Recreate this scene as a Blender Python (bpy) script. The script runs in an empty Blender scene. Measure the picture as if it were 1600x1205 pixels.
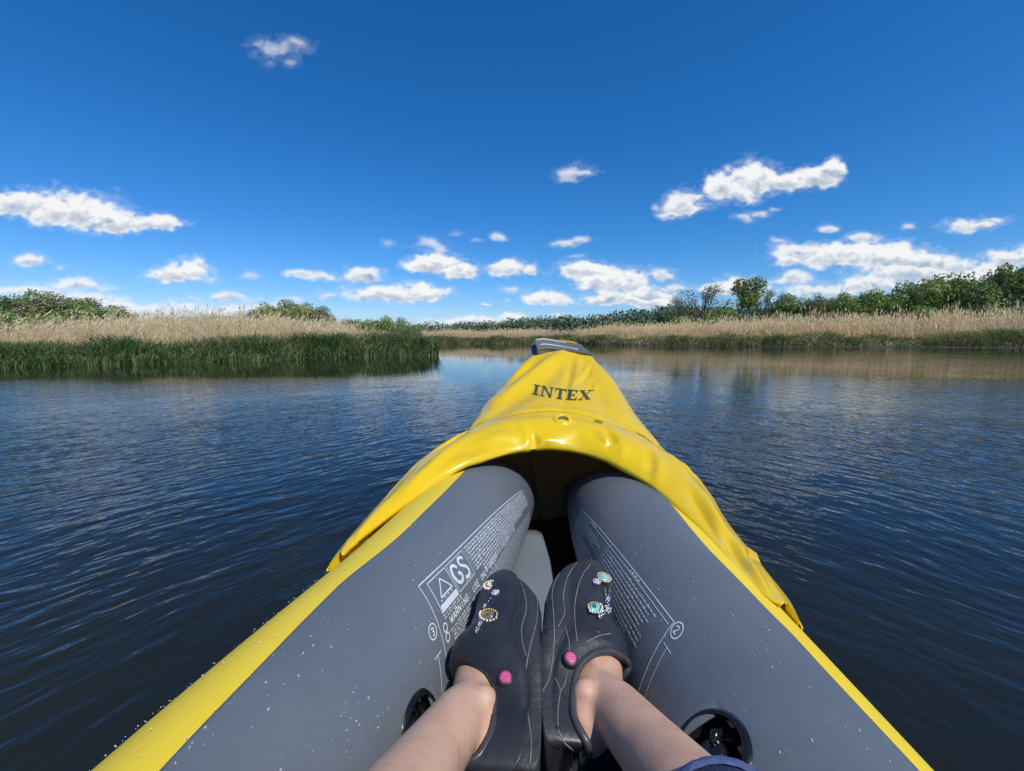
import bpy, math, random
import numpy as np
from mathutils import Vector, Matrix
from mathutils.bvhtree import BVHTree

random.seed(7)
RNG = np.random.default_rng(7)
SC = bpy.context.scene
COL = SC.collection
R = math.radians

# ------------------------------------------------------------------ camera
EYE = 0.60                       # metres above the water
FOC = 671.0                      # focal length in photo pixels (photo 1600 wide)
PITCH = R(6.25)
cam = bpy.data.cameras.new('camera')
camo = bpy.data.objects.new('camera', cam)
COL.objects.link(camo)
cam.sensor_width = 36.0
cam.lens = 36.0 * FOC / 1600.0
cam.clip_start = 0.02
cam.clip_end = 3000
camo.location = (0, 0, EYE)
camo.rotation_euler = (R(90) - PITCH, 0, 0)
SC.camera = camo

# ------------------------------------------------------------------ sun, exposure
SUN_AZ = R(140)                  # clockwise from +Y (straight ahead): behind, to the right
SUN_EL = R(54)
SKY_STRENGTH = 0.11
sun = bpy.data.lights.new('sun', 'SUN')
sun.energy = 4.0
sun.angle = R(0.5)
sun.color = (1.0, 0.955, 0.88)
suno = bpy.data.objects.new('sun', sun)
COL.objects.link(suno)
sd = Vector((math.sin(SUN_AZ) * math.cos(SUN_EL), math.cos(SUN_AZ) * math.cos(SUN_EL), math.sin(SUN_EL)))
suno.rotation_euler = sd.to_track_quat('Z', 'Y').to_euler()
suno.location = (0, 0, 30)
SC.view_settings.view_transform = 'Standard'
SC.view_settings.look = 'None'
SC.view_settings.exposure = 0.0
SC.view_settings.gamma = 1.0
SC.view_settings.use_curve_mapping = False

CP, SP = math.cos(PITCH), math.sin(PITCH)


def ray(px, py):
    a = (px - 800.0) / FOC
    b = (602.5 - py) / FOC
    return Vector((a, CP + b * SP, -SP + b * CP))


def at(px, py, Y):
    """the point of the world plane y = Y seen at photo pixel px, py"""
    d = ray(px, py)
    return Vector((d.x * Y / d.y, Y, EYE + d.z * Y / d.y))


def proj(P):
    P = np.asarray(P, float)
    x = P[..., 0]; y = P[..., 1]; z = P[..., 2] - EYE
    d = y * CP - z * SP
    u = y * SP + z * CP
    d = np.where(np.abs(d) < 1e-6, 1e-6, d)
    return np.stack([800 + FOC * x / d, 602.5 - FOC * u / d], -1), d


# ------------------------------------------------------------------ noise in numpy
_T = np.random.default_rng(3).random((256, 256))


def vnoise(x, y, s=0):
    x = x + s * 17.31; y = y + s * 9.77
    xi = np.floor(x).astype(int); yi = np.floor(y).astype(int)
    fx = x - xi; fy = y - yi
    fx = fx * fx * (3 - 2 * fx); fy = fy * fy * (3 - 2 * fy)
    g = lambda a, b: _T[a & 255, b & 255]
    return (g(xi, yi) * (1 - fx) + g(xi + 1, yi) * fx) * (1 - fy) + (g(xi, yi + 1) * (1 - fx) + g(xi + 1, yi + 1) * fx) * fy


def fbm(x, y, o=5, s=0, gain=0.5):
    t = 0; a = 1.0; n = 0
    for k in range(o):
        t = t + a * vnoise(x * 2 ** k, y * 2 ** k, s + k * 3)
        n += a; a *= gain
    return t / n


def sstep(a, b, x):
    t = np.clip((x - a) / (b - a), 0, 1)
    return t * t * (3 - 2 * t)


# ------------------------------------------------------------------ world: Nishita sky + fair weather clouds at infinity
CLOUDS = [  # photo bearings: centre, half width, half height, thickness
 (30,322,62,24,1),(110,332,78,32,1),(172,347,62,24,1),(238,350,48,13,.95),
 (50,405,28,11,.85),(95,418,13,6,.45),
 (275,431,48,17,1),(302,424,32,18,1),(330,439,16,6,.6),
 (115,446,45,12,.8),(160,452,26,6,.5),(40,458,70,12,.75),(125,468,64,11,.75),
 (180,478,32,15,.85),(225,490,72,13,.8),(300,486,72,13,.75),(375,484,62,12,.7),(430,480,44,12,.65),
 (355,464,28,9,.8),(300,470,13,6,.5),(402,468,20,6,.5),(450,467,26,6,.55),(395,434,19,7,.5),
 (470,432,27,9,.8),(502,436,26,9,.8),(570,433,32,13,.9),(592,439,18,6,.6),(507,462,20,7,.6),
 (598,461,62,16,1),(662,459,40,15,1),
 (672,383,28,10,.6),(692,391,16,7,.6),(607,381,12,6,.35),(711,366,10,4,.35),(745,376,11,4,.4),(776,371,14,8,.65),
 (688,412,45,17,1),(718,425,40,16,1),(664,420,26,14,1),
 (795,420,32,15,1),(835,421,15,12,1),(778,424,15,12,.9),
 (797,453,21,8,.6),(755,477,12,7,.7),(791,471,5,3,.4),
 (912,424,48,14,1),(950,440,50,20,1),(988,446,32,24,1),(1010,460,42,14,.9),(1036,430,21,12,.8),(1000,470,52,13,1),(955,468,46,13,.9),(1050,452,30,10,.7),
 (850,466,32,13,.95),(882,471,22,9,.8),
 (740,500,64,7,.8),(800,496,27,8,.85),(680,503,22,5,.7),(870,494,17,5,.6),(610,505,20,5,.5),
 (885,382,24,7,.65),(908,377,20,7,.65),(900,402,15,4,.4),(900,269,32,10,.65),(890,279,20,7,.5),
 (1068,322,33,20,.9),(1050,336,22,10,.8),
 (1130,296,30,27,1),(1178,282,44,30,1),(1232,284,42,19,1),(1280,277,34,18,1),(1302,267,22,17,1),(1150,306,34,16,.9),(1090,318,24,10,.5),
 (1025,325,7,6,.45),(1165,341,18,7,.6),(1188,335,18,7,.6),(1210,328,9,4,.45),
 (1293,357,17,8,.75),(1417,356,13,6,.6),(1515,352,42,13,.85),(1545,345,28,7,.75),(1487,361,22,6,.4),
 (1250,396,48,18,.9),(1300,402,62,21,.95),(1345,374,30,12,.8),(1380,402,64,24,1),(1440,410,54,20,.95),(1492,416,50,14,.85),(1425,428,74,16,.9),(1230,408,27,13,.9),(1215,375,15,6,.5),
 (1243,437,32,13,.85),(1285,458,66,12,.8),(1365,447,66,15,.9),(1480,444,66,22,.9),(1585,405,46,18,.9),(1545,432,56,22,.9),(1640,400,54,26,.9),
 (1128,455,38,12,.9),(1165,449,42,17,1),(1192,462,22,12,.8),
 (435,80,34,17,.5),(460,70,18,12,.5),(405,70,20,10,.35),(455,99,16,8,.4),(420,98,16,10,.2),
]


def cloud_layer(X, Y):
    """density and light of the clouds; X, Y are photo bearings"""
    w = 1.0
    nx = (fbm(X / 34, Y / 22, 5, 1) - .5); ny = (fbm(X / 34, Y / 22, 5, 40) - .5)
    XX = X + nx * 30; YY = Y + ny * 18
    D = np.full(X.shape, -3.0); base = np.zeros(X.shape); op = np.zeros(X.shape)
    for cx, cy, a, b, o in CLOUDS:
        m = (np.abs(X - cx) < a * 1.5 + 26) & (np.abs(Y - cy) < b * 1.7 + 20)
        if not m.any():
            continue
        sc = min(1.0, b / 14.0) * .75 + .25
        x = (X[m] + (XX[m] - X[m]) * sc - cx) / a
        yy = (Y[m] + (YY[m] - Y[m]) * sc - cy) / b
        y = np.where(yy > 0, yy * 1.35, yy * .95)          # flatter undersides
        d = 1 - np.sqrt(x * x + y * y)
        d = d * o ** .6
        old = D[m]
        D[m] = np.maximum(old, d) + .12 * np.exp(-((old - d) / .15) ** 2) * (old > -1)
        upd = d > old
        bm = base[m]; bm[upd] = yy[upd]; base[m] = bm
        om = op[m]; om[upd] = o; op[m] = om
    n = fbm(X / 14, Y / 9, 6, 9, .52)
    n2 = 1 - np.abs(2 * fbm(XX / 19, YY / 14, 5, 23, .55) - 1)
    dens = D + (n - .5) * .58 + (n2 - .7) * .28
    soft = .16 + .5 * (1 - op)
    alpha = sstep(-.08, soft + .22, dens) * np.clip(op * 1.05, 0, 1)
    alpha = np.maximum(alpha, .18 * op * sstep(-.34, .12, dens + (fbm(X / 9, Y / 5, 4, 61) - .5) * .5))
    light = .88 + .24 * sstep(-.6, .9, -base) + (n2 - .75) * .45 + (n - .5) * .5 - .25 * sstep(.10, .7, dens) * sstep(-.45, .6, base)
    light -= .07 * sstep(.5, 1.0, dens)
    return alpha, np.clip(light, .55, 1.06)


def cloud_image():
    W, Hh = 4096, 2048
    img = np.zeros((Hh, W, 4), np.float32)
    v0, v1 = int(Hh * .5) - 6, int(Hh * (.5 + 62 / 180))
    vs = (np.arange(v0, v1) + .5) / Hh
    el = (vs - .5) * math.pi
    us = (np.arange(W) + .5) / W
    th = (0.5 - us) * 2 * math.pi              # atan2(dir.y, dir.x)
    TH, EL = np.meshgrid(th, el)
    dx = np.cos(EL) * np.cos(TH); dy = np.cos(EL) * np.sin(TH); dz = np.sin(EL)
    # the same cloud field is laid in four quarters of the horizon (each 90 degrees from the next)
    al = np.zeros(TH.shape, np.float32); li = np.ones(TH.shape, np.float32)
    for q in range(4):
        a = -q * math.pi / 2
        if q == 0:
            ax, ay = dx, dy
            m = (ay > .25) & (np.abs(ax) < 1.5 * ay)
        else:
            ax = dx * math.cos(a) - dy * math.sin(a); ay = dx * math.sin(a) + dy * math.cos(a)
            m = (ay > .25) & (np.abs(ax) < 1.0 * ay) & (al < .01)
            if q == 1 or q == 3:
                m &= ~((dy > .0) & (np.abs(dx) < 1.5 * dy))
        x = ax[m]; y = ay[m]; z = dz[m]
        d = y * CP - z * SP; u = y * SP + z * CP
        X = 800 + FOC * x / d; Y = 602.5 - FOC * u / d
        if q:
            X = 1600 - X if q % 2 else X
        A, L = cloud_layer(X, Y)
        al[m] = A; li[m] = L
    img[v0:v1, :, 0] = li
    img[v0:v1, :, 1] = al
    img[:, :, 3] = 1
    im = bpy.data.images.new('cloud_field', W, Hh, alpha=True, float_buffer=True)
    im.colorspace_settings.name = 'Non-Color'
    im.pixels.foreach_set(img.ravel())
    im.update()
    im.pack()
    return im


world = bpy.data.worlds.new('World')
SC.world = world
world.use_nodes = True
nt = world.node_tree
nt.nodes.clear()
N = nt.nodes.new; LK = nt.links.new
sky = N('ShaderNodeTexSky'); sky.sky_type = 'NISHITA'; sky.sun_disc = False
sky.sun_elevation = SUN_EL; sky.sun_rotation = SUN_AZ
sky.altitude = 0; sky.air_density = 1.0; sky.dust_density = 0.35; sky.ozone_density = 2.2
hs = N('ShaderNodeHueSaturation'); hs.inputs['Saturation'].default_value = 1.22; hs.inputs['Value'].default_value = 1.0
hs.inputs['Hue'].default_value = .505
env = N('ShaderNodeTexEnvironment'); env.image = cloud_image(); env.interpolation = 'Linear'
sc_ = N('ShaderNodeVectorMath'); sc_.operation = 'SCALE'; sc_.inputs['Scale'].default_value = 0.93 / SKY_STRENGTH
mx = N('ShaderNodeMix'); mx.data_type = 'RGBA'
bg = N('ShaderNodeBackground'); bg.inputs['Strength'].default_value = SKY_STRENGTH
out = N('ShaderNodeOutputWorld')
LK(sky.outputs[0], hs.inputs['Color'])
sep = N('ShaderNodeSeparateColor')
LK(env.outputs['Color'], sep.inputs[0])
crp = N('ShaderNodeValToRGB')
ce = crp.color_ramp.elements
ce[0].position, ce[0].color = .55, (.36, .44, .56, 1)
ce[1].position, ce[1].color = 1.0, (.97, .985, 1, 1)
e_ = ce.new(.78); e_.color = (.62, .69, .79, 1)
LK(sep.outputs[0], crp.inputs[0])
LK(crp.outputs[0], sc_.inputs[0])
LK(sep.outputs[1], mx.inputs[0])
# the camera's rendering of blue: a gentle power curve per channel
sp_ = N('ShaderNodeSeparateColor'); cm_ = N('ShaderNodeCombineColor'); LK(hs.outputs[0], sp_.inputs[0])
for i_, (k_, g_) in enumerate(((.84, 1.48), (.88, 1.02), (1.30, 1.08))):
    a_ = N('ShaderNodeMath'); a_.operation = 'MULTIPLY'; a_.inputs[1].default_value = SKY_STRENGTH; LK(sp_.outputs[i_], a_.inputs[0])
    b_ = N('ShaderNodeMath'); b_.operation = 'POWER'; b_.inputs[1].default_value = g_; LK(a_.outputs[0], b_.inputs[0])
    c_ = N('ShaderNodeMath'); c_.operation = 'MULTIPLY'; c_.inputs[1].default_value = k_ / SKY_STRENGTH; LK(b_.outputs[0], c_.inputs[0])
    LK(c_.outputs[0], cm_.inputs[i_])
LK(cm_.outputs[0], mx.inputs[6])
LK(sc_.outputs[0], mx.inputs[7])
LK(mx.outputs[2], bg.inputs['Color'])
LK(bg.outputs[0], out.inputs['Surface'])

# ------------------------------------------------------------------ helpers


class Tree:
    """small wrapper to write node materials"""
    def __init__(s, name):
        s.m = bpy.data.materials.new(name); s.m.use_nodes = True
        s.nt = s.m.node_tree
        s.b = s.nt.nodes['Principled BSDF']
        s.out = s.nt.nodes['Material Output']

    def n(s, t, **kw):
        nd = s.nt.nodes.new(t)
        for k, v in kw.items():
            if k in nd.inputs:
                nd.inputs[k].default_value = v
            else:
                setattr(nd, k, v)
        return nd

    def l(s, a, b):
        s.nt.links.new(a, b)

    def set(s, **kw):
        for k, v in kw.items():
            s.b.inputs[k.replace('_', ' ')].default_value = v
        return s


def ramp(t, stops):
    r = t.n('ShaderNodeValToRGB')
    el = r.color_ramp.elements
    el[0].position, el[0].color = stops[0][0], (*stops[0][1], 1)
    el[1].position, el[1].color = stops[-1][0], (*stops[-1][1], 1)
    for p, c in stops[1:-1]:
        e = el.new(p); e.color = (*c, 1)
    return r


def noisy(name, c1, c2, scale=8, rough=.5, bump=0.0, bscale=60, coord='Object', rough2=None, spec=.5, detail=6, **kw):
    t = Tree(name)
    tc = t.n('ShaderNodeTexCoord')
    nz = t.n('ShaderNodeTexNoise', Scale=scale, Detail=detail, Roughness=.6)
    t.l(tc.outputs[coord], nz.inputs['Vector'])
    r = ramp(t, [(.3, c1), (.7, c2)])
    t.l(nz.outputs['Fac'], r.inputs[0]); t.l(r.outputs[0], t.b.inputs['Base Color'])
    t.b.inputs['Roughness'].default_value = rough
    t.b.inputs['Specular IOR Level'].default_value = spec
    if rough2 is not None:
        mr = t.n('ShaderNodeMapRange'); mr.inputs['To Min'].default_value = rough; mr.inputs['To Max'].default_value = rough2
        n3 = t.n('ShaderNodeTexNoise', Scale=scale * 3.1, Detail=4)
        t.l(tc.outputs[coord], n3.inputs['Vector'])
        t.l(n3.outputs['Fac'], mr.inputs['Value']); t.l(mr.outputs[0], t.b.inputs['Roughness'])
    if bump:
        n2 = t.n('ShaderNodeTexNoise', Scale=bscale, Detail=3)
        t.l(tc.outputs[coord], n2.inputs['Vector'])
        bp = t.n('ShaderNodeBump', Strength=bump, Distance=.01)
        t.l(n2.outputs['Fac'], bp.inputs['Height']); t.l(bp.outputs[0], t.b.inputs['Normal'])
    for k, v in kw.items():
        t.b.inputs[k.replace('_', ' ')].default_value = v
    return t.m


def leafy(name, cols, rough=.55, transl=.25, scale=.6):
    """foliage: colour differs per leaf clump and per plant"""
    t = Tree(name)
    geo = t.n('ShaderNodeNewGeometry'); oi = t.n('ShaderNodeObjectInfo'); tc = t.n('ShaderNodeTexCoord')
    nz = t.n('ShaderNodeTexNoise', Scale=scale, Detail=3)
    t.l(geo.outputs['Position'], nz.inputs['Vector'])
    a = t.n('ShaderNodeMath', operation='MULTIPLY'); a.inputs[1].default_value = .42
    t.l(geo.outputs['Random Per Island'], a.inputs[0])
    b = t.n('ShaderNodeMath', operation='MULTIPLY_ADD'); b.inputs[1].default_value = .75
    t.l(nz.outputs['Fac'], b.inputs[0]); t.l(a.outputs[0], b.inputs[2])
    c = t.n('ShaderNodeMath', operation='MULTIPLY_ADD'); c.inputs[1].default_value = .30
    t.l(oi.outputs['Random'], c.inputs[0]); t.l(b.outputs[0], c.inputs[2])
    k = len(cols)
    r = ramp(t, [(.2 + .85 * i / (k - 1), cc) for i, cc in enumerate(cols)])
    t.l(c.outputs[0], r.inputs[0])
    t.l(r.outputs[0], t.b.inputs['Base Color'])
    t.b.inputs['Roughness'].default_value = rough
    t.b.inputs['Specular IOR Level'].default_value = .3
    if transl:
        tr = t.n('ShaderNodeBsdfTranslucent'); t.l(r.outputs[0], tr.inputs['Color'])
        ms = t.n('ShaderNodeMixShader'); ms.inputs[0].default_value = transl
        t.l(t.b.outputs[0], ms.inputs[1]); t.l(tr.outputs[0], ms.inputs[2])
        t.l(ms.outputs[0], t.out.inputs['Surface'])
    return t.m


def mesh(name, V, F, mat=None, smooth=True):
    me = bpy.data.meshes.new(name)
    if isinstance(V, np.ndarray) and isinstance(F, np.ndarray):
        nv, nf, k = len(V), len(F), F.shape[1]
        me.vertices.add(nv); me.vertices.foreach_set('co', V.astype(np.float32).ravel())
        me.loops.add(nf * k); me.loops.foreach_set('vertex_index', F.astype(np.int32).ravel())
        me.polygons.add(nf); me.polygons.foreach_set('loop_start', np.arange(0, nf * k, k, dtype=np.int32))
        me.update(calc_edges=True); me.validate()
    else:
        me.from_pydata([tuple(v) for v in V], [], [tuple(f) for f in F]); me.update()
    if smooth:
        me.polygons.foreach_set('use_smooth', [True] * len(me.polygons))
    if mat:
        me.materials.append(mat)
    return me


def link(name, me, parent=None, **props):
    o = bpy.data.objects.new(name, me); COL.objects.link(o)
    if parent is not None:
        o.parent = parent
        if parent.parent is None:
            o.matrix_parent_inverse = Matrix.Translation(-parent.location)
    for k, v in props.items():
        o[k] = v
    return o


def obj(name, V, F, mat, parent=None, smooth=True, **props):
    return link(name, mesh(name, V, F, mat, smooth), parent, **props)


def empty(name, loc, label, cat, group=None):
    o = bpy.data.objects.new(name, None); COL.objects.link(o); o.location = loc
    o.empty_display_size = .1
    o['label'] = label; o['category'] = cat
    if group:
        o['group'] = group
    return o


def join(parts):
    V = []; F = []; n = 0
    for v, f in parts:
        V += [tuple(p) for p in v]; F += [tuple(i + n for i in q) for q in f]; n += len(v)
    return V, F


def tube(pts, rad, seg=8, cap=True):
    """round tube along a polyline; rad number or list"""
    pts = [Vector(p) for p in pts]; n = len(pts)
    if not hasattr(rad, '__len__'):
        rad = [rad] * n
    V = []; F = []
    up = None
    for i, p in enumerate(pts):
        t = (pts[min(i + 1, n - 1)] - pts[max(i - 1, 0)]).normalized()
        if up is None:
            up = t.orthogonal().normalized()
        up = (up - t * up.dot(t)).normalized()
        s = t.cross(up)
        for k in range(seg):
            a = 2 * math.pi * k / seg
            V.append(p + (up * math.cos(a) + s * math.sin(a)) * rad[i])
    for i in range(n - 1):
        for k in range(seg):
            a = i * seg + k; b = i * seg + (k + 1) % seg
            F.append((a, b, b + seg, a + seg))
    if cap:
        F.append(tuple(range(seg - 1, -1, -1))); F.append(tuple(range((n - 1) * seg, n * seg)))
    return V, F


def lathe(profile, c, axis, seg=24):
    """profile [(radius, height)] turned about axis through c"""
    ax = Vector(axis).normalized(); u = ax.orthogonal().normalized(); w = ax.cross(u); c = Vector(c)
    V = []; F = []
    for r_, h in profile:
        for k in range(seg):
            a = 2 * math.pi * k / seg
            V.append(c + ax * h + (u * math.cos(a) + w * math.sin(a)) * max(r_, 1e-5))
    for i in range(len(profile) - 1):
        for k in range(seg):
            a = i * seg + k; b = i * seg + (k + 1) % seg
            F.append((a, b, b + seg, a + seg))
    return V, F


def ball(c, r_, seg=8, rings=5, sc=(1, 1, 1)):
    c = Vector(c); V = []; F = []
    for i in range(rings + 1):
        t = math.pi * i / rings
        for k in range(seg):
            a = 2 * math.pi * k / seg
            V.append(c + Vector((r_ * math.sin(t) * math.cos(a) * sc[0], r_ * math.sin(t) * math.sin(a) * sc[1], r_ * math.cos(t) * sc[2])))
    for i in range(rings):
        for k in range(seg):
            a = i * seg + k; b = i * seg + (k + 1) % seg
            F.append((a, a + seg, b + seg, b))
    return V, F


def catmull(P, m):
    """P (n,3) -> ((n-1)*m+1, 3)"""
    P = np.asarray(P, float); n = len(P)
    Q = np.concatenate([[2 * P[0] - P[1]], P, [2 * P[-1] - P[-2]]])
    o = []
    for i in range(n - 1):
        p0, p1, p2, p3 = Q[i:i + 4]
        for k in range(m):
            t = k / m
            o.append(.5 * (2 * p1 + (p2 - p0) * t + (2 * p0 - 5 * p1 + 4 * p2 - p3) * t * t + (3 * p1 - p0 - 3 * p2 + p3) * t ** 3))
    o.append(P[-1])
    return np.array(o)


def grid_faces(nu, nv, off=0):
    i, j = np.meshgrid(np.arange(nu - 1), np.arange(nv - 1), indexing='ij')
    a = (i * nv + j).ravel() + off
    return np.stack([a, a + 1, a + nv + 1, a + nv], -1)


def bvh_of(o):
    me = o.data
    return BVHTree.FromPolygons([v.co[:] for v in me.vertices], [p.vertices[:] for p in me.polygons])


EYEV = Vector((0, 0, EYE))


def hit(bvh, px, py, lift=.001):
    d = ray(px, py).normalized()
    loc, nor, idx, dist = bvh.ray_cast(EYEV, d)
    if loc is None:
        return None, None
    if nor.dot(d) > 0:
        nor = -nor
    return loc + nor * lift, nor


# ------------------------------------------------------------------ materials
M = {}
# vinyl of the boat
M['yellow'] = noisy('yellow_vinyl', (.80, .54, .004), (.84, .58, .008), 6, .22, .05, 140, rough2=.34, spec=.5)
M['yellow2'] = noisy('yellow_tube_vinyl', (.77, .56, .02), (.82, .60, .03), 9, .42, .06, 300, rough2=.52)
M['grey'] = noisy('grey_vinyl', (.100, .118, .138), (.124, .142, .160), 5, .30, .10, 46, rough2=.54)
M['band'] = noisy('dark_grey_webbing', (.085, .09, .09), (.12, .125, .125), 120, .6, .2, 900)
M['floor'] = noisy('floor_vinyl', (.14, .17, .20), (.165, .195, .225), 9, .5, .05, 200)
M['dark'] = noisy('shade_black', (.012, .012, .013), (.022, .021, .02), 14, .6, .2, 80)  # near-black holds the shade between the tubes and in the vent holes
M['white'] = noisy('white_print', (.52, .56, .60), (.60, .63, .66), 40, .5)
M['ink'] = noisy('dark_green_print', (.045, .052, .02), (.06, .065, .03), 60, .4)
M['black_plastic'] = noisy('black_plastic', (.006, .006, .007), (.012, .012, .013), 30, .18, .05, 100)
M['clog'] = noisy('black_foam', (.016, .017, .020), (.030, .031, .035), 22, .36, .05, 260, rough2=.50)
M['clog_sole'] = noisy('black_foam_sole', (.020, .021, .024), (.034, .035, .039), 30, .44, .12, 200, rough2=.62)
M['clog_edge'] = noisy('pale_foam_edge', (.035, .036, .040), (.06, .06, .065), 60, .38)  # opening edge, a paler grey than the upper
M['groove'] = noisy('pale_ridge', (.10, .098, .095), (.22, .215, .205), 60, .6)  # ridges in a paler grey than the foam
M['pink'] = noisy('pink_rivet_enamel', (.48, .05, .17), (.58, .08, .23), 60, .4)
M['pale_pink'] = noisy('pale_pink_print', (.85, .45, .58), (.9, .5, .62), 60, .4)
M['gold'] = noisy('gold_beads', (.70, .45, .16), (.86, .66, .34), 300, .28, Metallic=.85)
M['pearl'] = noisy('pearl_beads', (.72, .62, .48), (.85, .78, .66), 200, .2)
M['teal'] = noisy('teal_enamel', (.10, .42, .42), (.28, .60, .58), 160, .25)
M['blue_gem'] = noisy('blue_glass', (.01, .05, .14), (.05, .18, .30), 200, .08)
M['silver'] = noisy('silver_chain', (.62, .60, .58), (.8, .78, .76), 200, .2, Metallic=.9)
for k_ in ('yellow',):
    m_ = M[k_]; nt_ = m_.node_tree; b_ = nt_.nodes['Principled BSDF']; o_ = nt_.nodes['Material Output']
    tr_ = nt_.nodes.new('ShaderNodeBsdfTranslucent'); tr_.inputs[0].default_value = (.75, .48, .02, 1)
    ms_ = nt_.nodes.new('ShaderNodeMixShader'); ms_.inputs[0].default_value = .14
    b_.inputs['Coat Weight'].default_value = .35; b_.inputs['Coat Roughness'].default_value = .13
    nt_.links.new(b_.outputs[0], ms_.inputs[1]); nt_.links.new(tr_.outputs[0], ms_.inputs[2]); nt_.links.new(ms_.outputs[0], o_.inputs['Surface'])
t = Tree('crystal'); t.set(Base_Color=(.80, .78, .95, 1), Roughness=.03, IOR=1.7, Transmission_Weight=.45)
M['crystal'] = t.m
M['cloth'] = noisy('navy_plaid_cloth', (.012, .02, .06), (.02, .035, .10), 90, .8, .3, 700)
M['cloth_trim'] = noisy('blue_hem', (.035, .055, .14), (.09, .13, .28), 90, .8, .3, 700)
M['bow_shade'] = noisy('bow_shade_lining', (.34, .28, .10), (.40, .33, .12), 9, .7)  # added inner layer; its brown stands in for shade inside the bow
# skin
t = Tree('skin')
tc = t.n('ShaderNodeTexCoord')
n1 = t.n('ShaderNodeTexNoise', Scale=34.0, Detail=8, Roughness=.68); t.l(tc.outputs['Object'], n1.inputs['Vector'])
r_ = ramp(t, [(.24, (.45, .24, .155)), (.5, (.57, .345, .235)), (.78, (.62, .41, .29))])
t.l(n1.outputs['Fac'], r_.inputs[0]); t.l(r_.outputs[0], t.b.inputs['Base Color'])
n2 = t.n('ShaderNodeTexVoronoi', Scale=900.0); t.l(tc.outputs['Object'], n2.inputs['Vector'])
n3 = t.n('ShaderNodeTexNoise', Scale=160.0, Detail=5); t.l(tc.outputs['Object'], n3.inputs['Vector'])
ad = t.n('ShaderNodeMath', operation='ADD'); t.l(n2.outputs['Distance'], ad.inputs[0]); t.l(n3.outputs['Fac'], ad.inputs[1])
bp = t.n('ShaderNodeBump', Strength=.14, Distance=.002); t.l(ad.outputs[0], bp.inputs['Height']); t.l(bp.outputs[0], t.b.inputs['Normal'])
t.set(Roughness=.48, Subsurface_Weight=.18, Subsurface_Scale=.008)
t.b.inputs['Subsurface Radius'].default_value = (1, .35, .2)
M['skin'] = t.m
t = Tree('water_drop'); t.set(Base_Color=(.9, .95, 1, 1), Roughness=.02, IOR=1.333, Transmission_Weight=.6)
M['drop'] = t.m

# ------------------------------------------------------------------ the setting: ground and water
SHORE = np.array([(-170, -140), (-60, -45), (-30, -10), (-10.6, 8.6), (-8.4, 10.6), (-6.9, 11.8), (-4.6, 14.1), (-3.5, 14.8), (-3.0, 15.3), (-3.1, 16.4),
                  (-5, 19), (-10, 23), (-15, 38), (-12, 50.2), (-4, 50.2), (3.7, 49.4), (8, 41), (11.5, 37), (20, 32.5), (28, 30), (36, 28), (60, 20), (160, -20)], float)


def shore_dist(X, Y):
    """signed distance to the shoreline, positive on land"""
    best = np.full(X.shape, 1e9)
    for a, b in zip(SHORE[:-1], SHORE[1:]):
        ab = b - a; L = (ab ** 2).sum()
        t_ = np.clip(((X - a[0]) * ab[0] + (Y - a[1]) * ab[1]) / L, 0, 1)
        d = np.hypot(X - a[0] - t_ * ab[0], Y - a[1] - t_ * ab[1])
        best = np.minimum(best, d)
    poly = np.concatenate([SHORE, [(3000, -60), (3000, 3000), (-3000, 3000), (-3000, -140)]])
    ins = np.zeros(X.shape, bool)
    x1, y1 = poly[-1]
    for x2, y2 in poly:
        c = ((y1 > Y) != (y2 > Y)) & (X < (x2 - x1) * (Y - y1) / (y2 - y1 + 1e-12) + x1)
        ins ^= c; x1, y1 = x2, y2
    return np.where(ins, best, -best)


def ground_h(X, Y, d=None):
    if d is None:
        d = shore_dist(X, Y)
    d = d + (fbm(X * .9, Y * .9, 3, 5) - .5) * .5
    h = np.where(d > 0, .10 * sstep(0, .35, d) + .18 * sstep(.3, 3, d) + .12 * (fbm(X * .5, Y * .5, 3, 2) - .4) * sstep(.3, 2, d), -.5 * sstep(0, 2, -d) - .02)
    return h


ang = np.linspace(-math.pi, math.pi, 361)
rr = np.concatenate([[.3], np.linspace(4, 60, 200), np.geomspace(62, 1400, 45)])
A_, R_ = np.meshgrid(ang, rr, indexing='ij')
GX, GY = R_ * np.sin(A_), R_ * np.cos(A_)
GZ = ground_h(GX, GY)
t = Tree('marsh_soil')
g = t.n('ShaderNodeNewGeometry')
n1 = t.n('ShaderNodeTexNoise', Scale=1.4, Detail=9, Roughness=.7); t.l(g.outputs['Position'], n1.inputs['Vector'])
r_ = ramp(t, [(.3, (.018, .014, .010)), (.5, (.055, .045, .030)), (.62, (.06, .075, .028)), (.75, (.16, .13, .09))])
t.l(n1.outputs['Fac'], r_.inputs[0]); t.l(r_.outputs[0], t.b.inputs['Base Color']); t.set(Roughness=.9)
bp = t.n('ShaderNodeBump', Strength=.8, Distance=.15); t.l(n1.outputs['Fac'], bp.inputs['Height']); t.l(bp.outputs[0], t.b.inputs['Normal'])
obj('ground', np.stack([GX, GY, GZ], -1).reshape(-1, 3), grid_faces(361, len(rr))[:, ::-1].copy(), t.m, kind='structure')

# water: dark peaty river with small wind ripples that fan out from the bow
t = Tree('river_water')
g = t.n('ShaderNodeNewGeometry')
sx = t.n('ShaderNodeSeparateXYZ'); t.l(g.outputs['Position'], sx.inputs[0])


def mth(op, a, b=None, c=None):
    nd = t.n('ShaderNodeMath', operation=op)
    for i, v in enumerate((a, b, c)):
        if v is None:
            continue
        if isinstance(v, (int, float)):
            nd.inputs[i].default_value = v
        else:
            t.l(v, nd.inputs[i])
    return nd.outputs[0]


X_, Y_ = sx.outputs['X'], sx.outputs['Y']
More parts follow.
